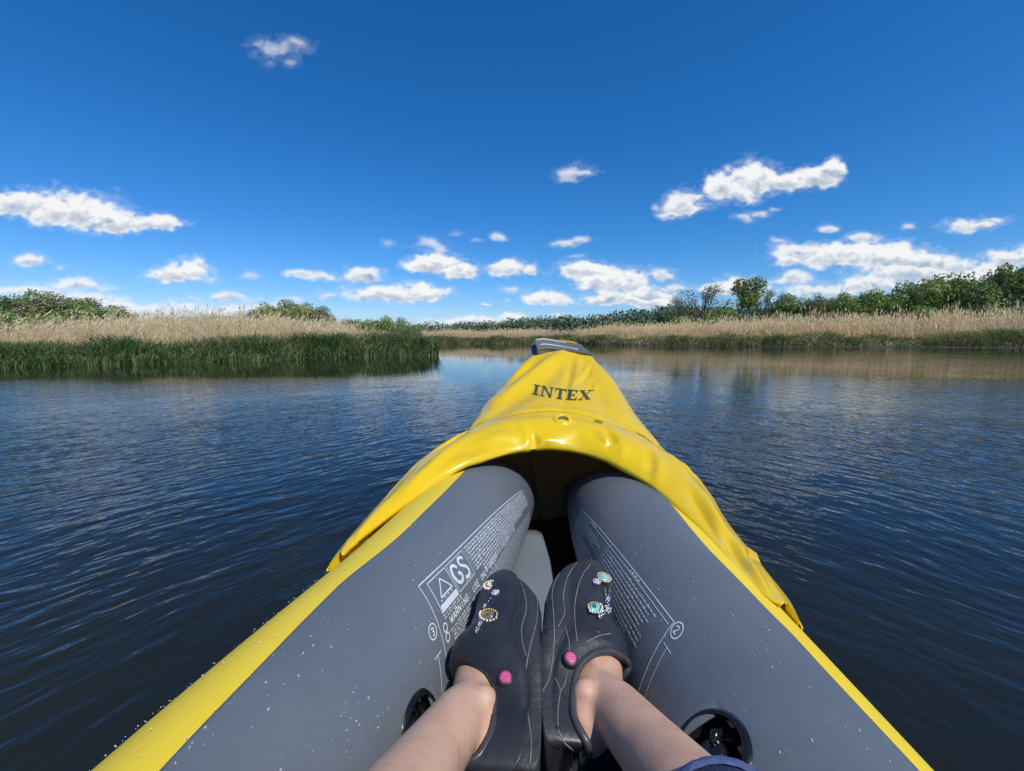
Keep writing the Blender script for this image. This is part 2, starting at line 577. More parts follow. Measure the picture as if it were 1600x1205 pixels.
# boat axis coordinates
Xb = mth('SUBTRACT', X_, mth('MULTIPLY', Y_, .118))
wob = t.n('ShaderNodeTexNoise', Scale=.8, Detail=3); t.l(g.outputs['Position'], wob.inputs['Vector'])
wobv = mth('MULTIPLY', mth('SUBTRACT', wob.outputs['Fac'], .5), .45)
ax_ = mth('SQRT', mth('ADD', mth('MULTIPLY', Xb, Xb), .12))
ph = mth('ADD', mth('ADD', mth('MULTIPLY', ax_, .80), mth('MULTIPLY', Y_, .60)), wobv)          # across the crests
al_ = mth('SUBTRACT', mth('MULTIPLY', ax_, .60), mth('MULTIPLY', Y_, .80))        # along the crests
sgn = mth('MULTIPLY', mth('SIGN', Xb), 40.0)


def ripple(f1, f2, det, seed):
    cb = t.n('ShaderNodeCombineXYZ')
    t.l(mth('MULTIPLY', ph, f1), cb.inputs[0]); t.l(mth('MULTIPLY', al_, f2), cb.inputs[1]); t.l(mth('ADD', sgn, seed), cb.inputs[2])
    nz = t.n('ShaderNodeTexNoise', Scale=1.0, Detail=det, Roughness=.5); t.l(cb.outputs[0], nz.inputs['Vector'])
    return nz.outputs['Fac']


h1 = ripple(20.0, 7.0, 2.0, 0.0)
h2 = ripple(7.0, 2.6, 1.0, 7.0)
iso = t.n('ShaderNodeTexNoise', Scale=9.0, Detail=3.0); t.l(g.outputs['Position'], iso.inputs['Vector'])
big = t.n('ShaderNodeTexNoise', Scale=.35, Detail=2.0); t.l(g.outputs['Position'], big.inputs['Vector'])
calm = t.n('ShaderNodeMapRange'); t.l(big.outputs['Fac'], calm.inputs['Value'])
calm.inputs['From Min'].default_value = .35; calm.inputs['From Max'].default_value = .62
calm.inputs['To Min'].default_value = .45; calm.inputs['To Max'].default_value = 1.0
# sheltered water under the far reeds is calmer
far = t.n('ShaderNodeMapRange'); t.l(Y_, far.inputs['Value'])
far.inputs['From Min'].default_value = 2.8; far.inputs['From Max'].default_value = 7.0
far.inputs['To Min'].default_value = 1.0; far.inputs['To Max'].default_value = .055
hh = mth('ADD', mth('ADD', mth('MULTIPLY', h1, .0105), mth('MULTIPLY', h2, .0075)), mth('MULTIPLY', iso.outputs['Fac'], .0050))
# the open reach on the right gets more wind than the lee of the left bank
lee = t.n('ShaderNodeMapRange'); t.l(mth('SUBTRACT', X_, mth('MULTIPLY', Y_, .05)), lee.inputs['Value'])
lee.inputs['From Min'].default_value = -2.5; lee.inputs['From Max'].default_value = 3.0
lee.inputs['To Min'].default_value = 0.0; lee.inputs['To Max'].default_value = .13
hh = mth('MULTIPLY', mth('MULTIPLY', hh, calm.outputs[0]), mth('ADD', far.outputs[0], lee.outputs[0]))
bp = t.n('ShaderNodeBump', Strength=1.0, Distance=1.0)
t.l(hh, bp.inputs['Height']); t.l(bp.outputs[0], t.b.inputs['Normal'])
t.set(Roughness=.02, IOR=1.333)
n9 = t.n('ShaderNodeTexNoise', Scale=.5, Detail=3); t.l(g.outputs['Position'], n9.inputs['Vector'])
r_ = ramp(t, [(.3, (.009, .011, .009)), (.7, (.018, .019, .011))])
t.l(n9.outputs['Fac'], r_.inputs[0]); t.l(r_.outputs[0], t.b.inputs['Base Color'])
M['water'] = t.m
obj('water', [(-400, -250, 0), (400, -250, 0), (400, 250, 0), (-400, 250, 0)], [(0, 1, 2, 3)], t.m, kind='structure')

# ------------------------------------------------------------------ vegetation
M['sedge'] = leafy('sedge_leaf', [(.010, .034, .012), (.026, .082, .020), (.060, .145, .034), (.20, .23, .09)], .42, .28, .8)
M['sedge_far'] = leafy('bank_grass_leaf', [(0.026, 0.052, 0.016), (0.072, 0.132, 0.034), (0.155, 0.207, 0.057), (0.502, 0.380, 0.230)], .5, .25, .5)
M['reed'] = leafy('dry_reed', [(0.376, 0.261, 0.131), (0.576, 0.416, 0.220), (0.731, 0.558, 0.319), (0.807, 0.676, 0.417)], .7, .35, .5)
M['reed_l'] = M['reed']
M['crownA'] = leafy('dark_green_foliage', [(0.084, 0.132, 0.047), (0.143, 0.217, 0.066), (0.228, 0.315, 0.093), (0.353, 0.411, 0.126)], .5, .25, .35)  # crown greens lightened and greyed to carry the distance haze
M['crownB'] = leafy('fresh_green_foliage', [(0.094, 0.149, 0.039), (0.154, 0.233, 0.058), (0.238, 0.316, 0.088), (0.332, 0.401, 0.122)], .5, .3, .35)
M['crownC'] = leafy('olive_foliage', [(0.123, 0.120, 0.059), (0.183, 0.185, 0.086), (0.244, 0.250, 0.115), (0.318, 0.305, 0.148)], .6, .25, .35)
M['wood_far'] = leafy('far_wood_foliage', [(0.061, 0.113, 0.068), (0.107, 0.170, 0.095), (0.168, 0.224, 0.118), (0.225, 0.275, 0.144)], .6, .2, .04)
M['bark'] = noisy('grey_bark', (.07, .06, .05), (.17, .15, .12), 5, .85)
M['birch'] = noisy('pale_bark', (.30, .29, .26), (.46, .44, .40), 5, .8)


def blades(P, H_, wid, lean, segs=2, droop=.0, seed=0):
    """flat tapering blades standing at P (n,3); lean (n,2) horizontal offset of the tip"""
    g_ = np.random.default_rng(seed)
    n = len(P); a = g_.uniform(0, 2 * math.pi, n)
    side = np.stack([np.cos(a), np.sin(a) * .4, np.zeros(n)], -1)
    rows = []
    for k in range(segs + 1):
        f = k / segs
        c = P + np.stack([lean[:, 0] * f ** 1.7, lean[:, 1] * f ** 1.7, H_ * (f - droop * f ** 3)], -1)
        w = (wid * (1 - f * .85) * .5)[:, None]
        rows.append(c - side * w); rows.append(c + side * w)
    V = np.stack(rows, 1)
    base = np.arange(n)[:, None] * (2 * (segs + 1))
    F = np.concatenate([base + np.array([[2 * k, 2 * k + 1, 2 * k + 3, 2 * k + 2]]) for k in range(segs)], 0)
    return V.reshape(-1, 3), F


def cat(parts):
    V = []; F = []; n = 0
    for v, f in parts:
        V.append(v); F.append(f + n); n += len(v)
    return np.concatenate(V), np.concatenate(F)


def along(i0, i1, n, dmin, dmax, seed, power=1.0):
    """random points inland of shoreline vertices i0..i1"""
    g_ = np.random.default_rng(seed)
    S = SHORE[i0:i1 + 1]; L = np.hypot(*(S[1:] - S[:-1]).T)
    s = g_.uniform(0, L.sum(), n); cs = np.concatenate([[0], np.cumsum(L)])
    k = np.clip(np.searchsorted(cs, s) - 1, 0, len(L) - 1)
    f = (s - cs[k]) / L[k]
    T = (S[1:] - S[:-1]) / L[:, None]
    p = S[k] + (S[k + 1] - S[k]) * f[:, None]
    nrm = np.stack([-T[k, 1], T[k, 0]], -1)
    d = dmin + (dmax - dmin) * g_.random(n) ** power
    q = p + nrm * d[:, None] + T[k] * g_.normal(0, .25, n)[:, None] * d[:, None]
    sd_ = shore_dist(q[:, 0], q[:, 1])
    ok = sd_ > min(dmin, 0) - .05
    ok &= sd_ > dmin * .6 - .1
    return q[ok], sd_[ok]


def bearing(q):
    return 800 + FOC * q[:, 0] / np.maximum(q[:, 1], .1)


# --- near left bank: lush green sedge at the water's edge
def sedge_strip(name, i0, i1, n, d0, d1, seed, hfun, mat, wid, clump, leanamp, droop=.3, **props):
    g_ = np.random.default_rng(seed)
    q, d = along(i0, i1, n, d0, d1, seed)
    c = sstep(.15, .85, vnoise(q[:, 0] * clump, q[:, 1] * clump, seed)); c2 = vnoise(q[:, 0] * clump * .35, q[:, 1] * clump * .35, seed + 5)
    keep = g_.random(len(q)) < .62 + .5 * c
    q, d, c, c2 = q[keep], d[keep], c[keep], c2[keep]
    H_ = hfun(q) * (.34 + .50 * c + .42 * c2) * g_.uniform(.5, 1.1, len(q)) * (.55 + .45 * sstep(-.25, .5, d))
    z = np.maximum(ground_h(q[:, 0], q[:, 1], d), -.02)
    P = np.stack([q[:, 0], q[:, 1], z], -1)
    ln = g_.normal(0, 1, (len(q), 2)) * (H_ * leanamp)[:, None]
    V, F = blades(P, H_, wid * g_.uniform(.6, 1.4, len(q)), ln, 3, droop, seed)
    return obj(name, V, F, mat, smooth=False, kind='stuff', **props)


def hl(q):
    return np.interp(bearing(q), [-400, 0, 300, 640, 690, 720], [.74, .76, .88, 1.12, 1.7, 1.5])


sedge_strip('bank_sedge', 2, 9, 62000, -.35, 1.5, 11, hl, M['sedge'], .030, 1.5, .42, .42,
            label='dark green sedge leaning over the water along the left bank', category='sedge')


def hr(q):
    return np.interp(bearing(q), [600, 850, 1000, 1300, 1600], [1.15, 1.25, 1.45, 1.7, 1.7])


sedge_strip('bank_grass', 12, 21, 70000, -.15, 2.4, 13, hr, M['sedge_far'], .06, .55, .55, .4,
            label='tufted green and straw grass along the far right bank', category='grass')


# --- reeds: thin straw stalks with feathery plumes
def reed_bed(name, i0, i1, n, d0, d1, seed, hfun, wid, plume, dens, **props):
    g_ = np.random.default_rng(seed)
    q, d = along(i0, i1, n, d0, d1, seed, .8)
    c = vnoise(q[:, 0] * .45, q[:, 1] * .45, seed); c2 = vnoise(q[:, 0] * 1.7, q[:, 1] * 1.7, seed)
    keep = g_.random(len(q)) < dens + .7 * c2
    q, d, c = q[keep], d[keep], c[keep]
    H_ = hfun(q) * (.62 + .30 * c + .10 * c2[keep]) * (1 + .42 * g_.random(len(q)) ** 5 - .30 * g_.random(len(q)))
    z = ground_h(q[:, 0], q[:, 1], d)
    P = np.stack([q[:, 0], q[:, 1], z], -1)
    ln = np.stack([g_.normal(.02, .07, len(q)), g_.normal(0, .06, len(q))], -1) * H_[:, None]
    A = blades(P, H_, np.full(len(q), wid) * g_.uniform(.6, 1.5, len(q)), ln, 2, .03, seed)
    # dry leaves half way
    k = g_.random(len(q)) < .8
    P2 = P[k] + np.stack([ln[k, 0] * .3, ln[k, 1] * .3, H_[k] * g_.uniform(.1, .6, k.sum())], -1)
    B = blades(P2, H_[k] * .28, np.full(k.sum(), wid * 2.2), g_.normal(0, .14, (k.sum(), 2)) * H_[k][:, None], 2, .2, seed + 1)
    # plumes
    k = g_.random(len(q)) < plume
    P3 = P[k] + np.stack([ln[k, 0], ln[k, 1], H_[k] * .93], -1)
    C = blades(P3, H_[k] * .11, np.full(k.sum(), wid * 2.6), g_.normal(.05, .05, (k.sum(), 2)), 2, .1, seed + 2)
    V, F = cat([A, B, C])
    return obj(name, V, F, M['reed'], smooth=False, kind='stuff', **props)


def hrl(q):
    return np.interp(bearing(q), [-300, 0, 120, 300, 520, 560, 640, 700], [.88, .84, .94, 1.22, 1.30, 1.05, .80, .7])


def hrr(q):
    return np.interp(bearing(q), [600, 700, 850, 1000, 1100, 1300, 1600], [1.5, 1.5, 1.65, 1.85, 2.0, 2.35, 2.9])


reed_bed('reed_bed', 2, 9, 34000, 1.1, 6.0, 21, hrl, .014, .45, .35,
         label='tan dry reeds standing behind the green sedge of the left bank', category='reeds')
reed_bed('reed_bed', 11, 21, 60000, 1.8, 12.0, 22, hrr, .035, .6, .45,
         label='long belt of tan dry reeds along the far right bank', category='reeds')

# dead pale stems lying at the foot of the right bank
q, d = along(16, 21, 1300, -.05, .8, 31)
g_ = np.random.default_rng(5)
P = np.stack([q[:, 0], q[:, 1], np.maximum(ground_h(q[:, 0], q[:, 1], d), 0) + g_.uniform(.02, .35, len(q))], -1)
V, F = blades(P, g_.uniform(-.25, .12, len(q)), np.full(len(q), .05), g_.normal(0, .55, (len(q), 2)), 2, 0, 3)
obj('dead_stems', V, F, M['reed'], smooth=False, kind='stuff', label='pale fallen reed stems at the foot of the right bank', category='dead reeds')
# strip of dark mud at the foot of the right bank
S = SHORE[16:22]
mv = []
for k in range(60):
    f = k / 59 * (len(S) - 1.001); i = int(f); p = S[i] + (S[i + 1] - S[i]) * (f - i)
    w_ = .5 + .35 * math.sin(k * .7) * math.sin(k * .23)
    mv += [(p[0], p[1] - w_ - .1, -.01), (p[0] + .05, p[1] - w_ * .5, .035), (p[0], p[1] + .4, .09)]
obj('mud_bank', mv, [(3 * k + j, 3 * k + 3 + j, 3 * k + 4 + j, 3 * k + 1 + j) for k in range(59) for j in (0, 1)],
    noisy('wet_mud', (.03, .027, .026), (.075, .066, .062), 3, .55, .5, 9), kind='structure')


# --- trees
def crown_mesh(name, lobes, n, size, mat, seed, hollow=.35):
    """many leaf clumps through a crown made of lobes (x, y, z, rx, ry, rz)"""
    g_ = np.random.default_rng(seed)
    lob = np.array(lobes); vol = lob[:, 3] * lob[:, 4] * lob[:, 5]
    k = g_.choice(len(lob), n, p=vol / vol.sum())
    dirs = g_.normal(0, 1, (n, 3)); dirs /= np.linalg.norm(dirs, axis=1)[:, None]
    rad = (hollow + (1 - hollow) * g_.random(n)) ** .6
    rad *= 1 + .35 * (vnoise(dirs[:, 0] * 3 + k, dirs[:, 2] * 3 + dirs[:, 1] * 2, seed) - .5)
    C = lob[k, :3] + dirs * rad[:, None] * lob[k, 3:6]
    nr = dirs + g_.normal(0, .55, (n, 3)); nr /= np.linalg.norm(nr, axis=1)[:, None]
    u = np.cross(nr, g_.normal(0, 1, (n, 3))); u /= np.linalg.norm(u, axis=1)[:, None]
    w = np.cross(nr, u)
    s = size * g_.uniform(.5, 1.35, n)[:, None]
    V = np.stack([C - u * s, C + w * s * .62, C + u * s * 1.05, C - w * s * .55 + nr * s * .3], 1).reshape(-1, 3)
    F = np.arange(n * 4).reshape(n, 4)
    return mesh(name, V, F, mat, False)


def limbs(h, lobes, r0, seed, base=.25, stems=1, twigs=0):
    g_ = random.Random(seed); P = []
    for s in range(stems):
        bx = (s - (stems - 1) / 2) * h * .10
        top = Vector((bx * 1.6 + g_.uniform(-.05, .05) * h, g_.uniform(-.03, .03) * h, h * .82))
        pts = [Vector((bx, 0, -.4)), Vector((bx * 1.1 + g_.uniform(-.02, .02) * h, 0, h * .3)), Vector((bx * 1.3, 0, h * .55)), top]
        P.append(tube(pts, [r0, r0 * .8, r0 * .55, r0 * .15], 7))
    for lx, ly, lz, rx, ry, rz in lobes:
        z0 = h * g_.uniform(base, base + .25)
        a = Vector((g_.uniform(-.02, .02) * h, 0, z0)); b = Vector((lx, ly, lz))
        mid = (a + b) / 2 + Vector((0, 0, -.04 * h))
        P.append(tube([a, mid, b], [r0 * .45, r0 * .3, r0 * .1], 5))
        for _ in range(twigs):
            e = b + Vector((g_.uniform(-1, 1) * rx, g_.uniform(-1, 1) * ry, g_.uniform(-.4, 1.1) * rz))
            s_ = a.lerp(b, g_.uniform(.4, 1))
            P.append(tube([s_, (s_ + e) / 2 + Vector((0, 0, .03 * h)), e], [r0 * .16, r0 * .1, r0 * .04], 4))
    return join(P)


def make_proto(kind, seed):
    g_ = random.Random(seed)
    if kind == 'broad':
        lobes = [(g_.uniform(-.32, .32), g_.uniform(-.3, .3), g_.uniform(.34, .74), g_.uniform(.17, .27), g_.uniform(.17, .25), g_.uniform(.13, .2)) for _ in range(13)]
        lobes += [(g_.uniform(-.12, .12), 0, .78, .22, .2, .19)]
        return lobes, 6500, .0215, .026, .18, 1, 0
    if kind == 'bush':
        lobes = [(g_.uniform(-.55, .55), g_.uniform(-.4, .4), g_.uniform(.22, .62), g_.uniform(.22, .36), g_.uniform(.22, .32), g_.uniform(.2, .3)) for _ in range(12)]
        return lobes, 6000, .025, .02, .05, 2, 0
    if kind == 'open':
        lobes = [(g_.uniform(-.42, .42), g_.uniform(-.25, .25), g_.uniform(.5, .92), g_.uniform(.12, .2), g_.uniform(.12, .2), g_.uniform(.07, .12)) for _ in range(12)]
        return lobes, 1100, .015, .022, .2, 1, 9
    if kind == 'tall':
        lobes = [(g_.uniform(-.18, .26), g_.uniform(-.16, .16), g_.uniform(.56, .9), g_.uniform(.11, .18), g_.uniform(.12, .18), g_.uniform(.08, .13)) for _ in range(11)]
        return lobes, 2800, .019, .026, .42, 3, 3


PROTO = {}
for kind, cm, bm in (('broad', 'crownA', 'bark'), ('broad', 'crownB', 'bark'), ('broad', 'crownC', 'bark'), ('bush', 'crownA', 'bark'), ('bush', 'crownC', 'bark'), ('bush', 'crownB', 'bark'),
                     ('open', 'crownC', 'bark'), ('tall', 'crownB', 'birch')):
    for v in range(2):
        sd_ = hash((len(PROTO), 3)) % 9999 + v
        lobes, n, sz, r0, base, stems, tw = make_proto(kind, len(PROTO) * 7 + 3)
        cr = crown_mesh('crown', lobes, n, sz, M[cm], len(PROTO) + 50, .30)
        tv, tf = limbs(1.0, lobes, r0, len(PROTO), base, stems, tw)
        tv = [Vector((p[0], p[1], p[2] if p[2] > 0 else p[2] * .1)) for p in tv]
        PROTO[(kind, cm, v)] = (cr, mesh('trunk', tv, tf, M[bm]))


def plant(px, topy, Y, wpx, kind, cm, label, name='tree', cat='tree', group=None, basez=.2):
    X = (px - 800) / FOC * Y / CP
    h = (529 - topy) / FOC * Y + EYE - basez
    s = h / .95
    wx = (wpx / FOC * Y) / .95 if kind != 'bush' else (wpx / FOC * Y) / 1.5
    rnd = random.Random(int(px * 7 + topy))
    cr, tr = PROTO[(kind, cm, rnd.randint(0, 1))]
    o = empty(name, (X, Y, basez), label, cat, group)
    o.rotation_euler.z = rnd.choice([0, math.pi]) + rnd.uniform(-.35, .35)
    o.scale = (wx, (wx + s) / 2, s)
    for nm, me in (('crown', cr), ('trunk', tr)):
        c = bpy.data.objects.new(nm, me); COL.objects.link(c); c.parent = o
    return o


TR = [  # photo bearing, top, distance, width in photo px, kind, foliage, label
 (-70, 452, 46, 130, 'broad', 'crownA', 'dark green tree at the far left edge of the left hump of trees'),
 (5, 457, 44, 120, 'broad', 'crownA', 'dark leafy tree at the left picture edge behind the reeds'),
 (58, 455, 47, 120, 'broad', 'crownA', 'highest rounded tree of the hump on the far left'),
 (108, 461, 45, 110, 'broad', 'crownC', 'greyer rounded tree right of the top of the left hump'),
 (150, 470, 45, 90, 'broad', 'crownA', 'mid green tree on the right slope of the left hump'),
 (182, 478, 44, 90, 'broad', 'crownA', 'small tree lowest on the right slope of the left hump'),
 (205, 490, 44, 60, 'bush', 'crownC', 'low olive bush ending the left hump of trees'),
 (30, 478, 38, 120, 'bush', 'crownA', 'low dark bush in front of the left hump'),
 (120, 484, 38, 110, 'bush', 'crownA', 'second dark bush in front of the left hump'),
 (243, 497, 52, 70, 'bush', 'crownC', 'low olive bush right of the dip in the left trees'),
 (295, 489, 50, 90, 'bush', 'crownC', 'olive shrub behind the tallest reeds on the left'),
 (355, 488, 54, 90, 'bush', 'crownC', 'wide dull green shrub behind the left reeds'),
 (395, 486, 55, 70, 'bush', 'crownA', 'small dark shrub left of the middle-left trees'),
 (425, 474, 56, 60, 'broad', 'crownA', 'leftmost of the middle-left clump of trees above the reeds'),
 (452, 469, 58, 60, 'broad', 'crownC', 'top tree of the middle-left clump above the reeds'),
 (482, 474, 56, 60, 'broad', 'crownA', 'rounded tree in the middle-left clump, right of its top'),
 (512, 479, 55, 52, 'broad', 'crownC', 'rightmost tree of the middle-left clump'),
 (552, 494, 50, 46, 'bush', 'crownC', 'thin greyish bush just right of the middle-left clump'),
 (583, 491, 30, 56, 'bush', 'crownA', 'dark bush behind the right end of the left reeds'),
 (615, 487, 29, 58, 'bush', 'crownA', 'darkest rounded bush near the tip of the left bank'),
 (643, 500, 27, 44, 'bush', 'crownA', 'low dark bush closest to the tip of the left bank'),
 (1062, 468, 62, 60, 'open', 'crownC', 'sparse open-branched tree, left one of the bare pair'),
 (1092, 452, 60, 84, 'open', 'crownC', 'sparse open-branched tree with wide crown, right of the bare pair'),
 (1124, 470, 60, 56, 'bush', 'crownB', 'bright green bush left of the tall pale-trunked tree'),
 (1162, 439, 50, 80, 'tall', 'crownB', 'tall tree with pale bare trunks and high round crown'),
 (1186, 458, 60, 44, 'open', 'crownC', 'thin bare-branched tree right of the tall pale-trunked one'),
 (1075, 486, 56, 80, 'bush', 'crownA', 'low dark bush under the sparse open trees'),
 (1150, 492, 66, 70, 'bush', 'crownA', 'low dark bush behind the pale trunks'),
 (1212, 460, 58, 56, 'broad', 'crownB', 'light green tree right of the thin bare one'),
 (1246, 466, 60, 56, 'broad', 'crownA', 'dark low tree in the middle of the right wood edge'),
 (1275, 462, 57, 50, 'broad', 'crownC', 'greyish green tree in the right wood edge'),
 (1301, 458, 55, 46, 'broad', 'crownB', 'light green tree with pointed top in the right wood edge'),
 (1325, 466, 55, 50, 'broad', 'crownA', 'dark tree just left of where the right wood rises'),
 (1205, 486, 52, 80, 'bush', 'crownA', 'low bush under the right wood edge, nearest the pale trunks'),
 (1285, 484, 50, 90, 'bush', 'crownC', 'low olive bush behind the right reeds'),
 (1352, 454, 54, 66, 'broad', 'crownB', 'mid green tree at the foot of the rising right wood'),
 (1392, 442, 54, 76, 'broad', 'crownA', 'dark blue-green tree on the rise of the right wood'),
 (1428, 436, 52, 66, 'broad', 'crownA', 'dark rounded tree at the first crest of the right wood'),
 (1462, 430, 55, 84, 'broad', 'crownA', 'broad dark tree behind the crest of the right wood'),
 (1492, 429, 50, 74, 'broad', 'crownA', 'broadest green tree of the right wood'),
 (1524, 428, 52, 70, 'broad', 'crownB', 'yellow green tree near the right end of the wood'),
 (1556, 422, 50, 56, 'tall', 'crownB', 'slender loose-crowned tree near the right picture edge'),
 (1590, 414, 48, 80, 'broad', 'crownB', 'tall green tree at the right picture edge'),
 (1650, 412, 48, 110, 'broad', 'crownA', 'dark tree beyond the right picture edge'),
 (1720, 420, 50, 120, 'broad', 'crownA', 'outermost tree of the right wood'),
 (1370, 478, 48, 90, 'bush', 'crownA', 'dark undergrowth bush at the foot of the right rise'),
 (1440, 472, 47, 100, 'bush', 'crownB', 'light green undergrowth bush below the right crest'),
 (1510, 470, 46, 100, 'bush', 'crownA', 'dark undergrowth bush below the yellow green tree'),
 (1585, 466, 45, 110, 'bush', 'crownC', 'olive undergrowth bush at the right picture edge'),
 (1335, 488, 49, 70, 'bush', 'crownB', 'low light green bush left of the right rise'),
]
for px, ty, Y, w_, kd, cm, lb in TR:
    isb = kd == 'bush'
    plant(px, ty, Y, w_, kd, cm, lb, 'bush' if isb else 'tree', 'bush' if isb else 'tree',
          ('bushes behind the reeds' if isb else 'trees behind the reeds'))

# far-off wood that reads as one mass
g_ = np.random.default_rng(9)
lobes = []
for px in np.arange(560, 1420, 5.0):
    Y = 150 - 40 * sstep(640, 1100, px) + g_.uniform(-8, 8)
    ty = np.interp(px, [560, 640, 700, 760, 830, 900, 960, 1040, 1120, 1400], [500, 506, 507, 504, 499, 494, 489, 480, 482, 476]) + g_.uniform(-4, 5)
    X = (px - 800) / FOC * Y; h = (529 - ty) / FOC * Y + EYE
    w_ = g_.uniform(1.6, 3.4)
    lobes.append((X, Y, h - 2.0, w_, w_, 2.2))
    for zz in np.arange(h - 4.0, .5, -2.2):
        lobes.append((X + g_.uniform(-1, 1), Y - 1, zz, 2.2, 2, 1.8))
link('far_wood', crown_mesh('far_wood', lobes, 42000, .42, M['wood_far'], 77, .2), None, kind='stuff',
     label='long low wood on the horizon in the middle distance', category='wood')

# small waterfowl on the far water, left of the bow
bd = Vector(((748 - 800) / FOC * 33, 33.2, 0))
bo = empty('water_bird', bd, 'tiny dark water bird floating left of the bow in the distance', 'bird')
bm_ = noisy('dark_plumage', (.02, .018, .015), (.05, .04, .03), 20, .6)
obj('body', *join([ball(bd + Vector((0, 0, .05)), .14, 12, 8, (1, .55, .55)), ball(bd + Vector((-.14, 0, .08)), .05, 8, 6, (1.4, .6, .7)),
                   tube([bd + Vector((.10, 0, .07)), bd + Vector((.14, 0, .14)), bd + Vector((.15, 0, .19))], [.04, .028, .03], 8)]), bm_, bo)
obj('head', *join([ball(bd + Vector((.16, 0, .20)), .042, 10, 7), tube([bd + Vector((.19, 0, .195)), bd + Vector((.245, 0, .185))], [.014, .004], 6)]), bm_, bo)

# ------------------------------------------------------------------ the kayak
KX = Vector((-.0, .0, 0))
kayak = empty('kayak', (0.03, .2, 0), 'yellow and grey inflatable kayak the picture is taken from, bow pointing up the river', 'kayak')

# side tubes: axis points (world), radius
AXL = [(-.075, -1.45, .22, .07), (-.20, -1.05, .21, .110), (-.245, -.6, .2085, .119), (-.2427, .1, .2089, .1192), (-.1424, .6, .2109, .1192), (-.0983, .82, .2119, .1192),
       (-.072, .95, .205, .115), (-.042, 1.06, .188, .100), (-.008, 1.18, .165, .075), (.03, 1.29, .14, .04), (.05, 1.33, .13, .012)]
AXL[3] = (-.2427, .1, .2089, .1192)
AXR = [(.02, -1.45, .20, .07), (.14, -1.05, .19, .112), (.205, -.6, .184, .1256), (.229, .1, .1841, .1256), (.2458, .6, .1851, .1256), (.2532, .82, .1856, .1256),
       (.252, .95, .178, .120), (.245, 1.06, .162, .104), (.225, 1.18, .142, .078), (.20, 1.29, .12, .042), (.185, 1.33, .11, .012)]


def tube_frame(AX, side, m=36):
    P = catmull(np.array(AX)[:, :3], m); rad = catmull(np.array(AX)[:, 3:4].repeat(3, 1), m)[:, 0]
    T = np.gradient(P, axis=0); T /= np.linalg.norm(T, axis=1)[:, None]
    n1 = np.cross(T, [0, 0, 1.]); n1 /= np.linalg.norm(n1, axis=1)[:, None]     # points to the right (+x)
    n2 = np.cross(n1, T)
    return P, rad, T, n1 * side, n2


class Side:
    def __init__(s, AX, side):
        s.side = side
        s.P, s.r, s.T, s.n1, s.n2 = tube_frame(AX, side)
        o = np.argsort(s.P[:, 1]); s.Y = s.P[o, 1]; s.o = o

    def pt(s, Y, ang_, off=0.0):
        """surface point at world y ~ Y and angle (degrees from the top, positive outboard)"""
        Ya = Y
        for _ in range(3):
            i = np.interp(Ya, s.Y, np.arange(len(s.Y))); k = int(min(i, len(s.Y) - 2)); f = i - k
            n_ = (s.n1[k] * (1 - f) + s.n1[k + 1] * f) * math.sin(math.radians(ang_)) + (s.n2[k] * (1 - f) + s.n2[k + 1] * f) * math.cos(math.radians(ang_))
            Ya = Y - n_[1] * (s.r[k] * (1 - f) + s.r[k + 1] * f)
        Y = Ya
        i = np.interp(Y, s.Y, np.arange(len(s.Y))); k = int(min(i, len(s.Y) - 2)); f = i - k
        L = lambda A: A[k] * (1 - f) + A[k + 1] * f
        a = math.radians(ang_)
        nn = L(s.n1) * math.sin(a) + L(s.n2) * math.cos(a)
        return Vector(L(s.P) + nn * (L(s.r) + off)), Vector(nn)

    def shell(s, a0, a1, na, off, k0=0, k1=None, fn=None):
        k1 = k1 or len(s.P)
        V = []
        for k in range(k0, k1):
            b0 = a0(s.P[k, 1]) if callable(a0) else a0
            b1 = a1(s.P[k, 1]) if callable(a1) else a1
            for j in range(na):
                a = math.radians(b0 + (b1 - b0) * j / (na - 1))
                V.append(s.P[k] + (s.n1[k] * math.sin(a) + s.n2[k] * math.cos(a)) * (s.r[k] + off))
        F = grid_faces(k1 - k0, na)
        if s.side > 0:
            F = F[:, ::-1].copy()
        return np.array(V), F


LT = Side(AXL, -1); RT = Side(AXR, 1)


def borderL(Y):
    return float(np.interp(Y, [-1, .244, .295, .371, .452, .542, .669, .888, 1.2], [-2, -.8, .9, 4.0, 5.7, 3.3, 1.4, 2.4, 3])) + .5 * math.sin(Y * 31)


def borderR(Y):
    return float(np.interp(Y, [-1, .271, .405, .444, .503, .569, .888, 1.2], [24, 23.3, 21.5, 18.6, 16.5, 14.4, 14.2, 14])) + .4 * math.sin(Y * 27 + 1)


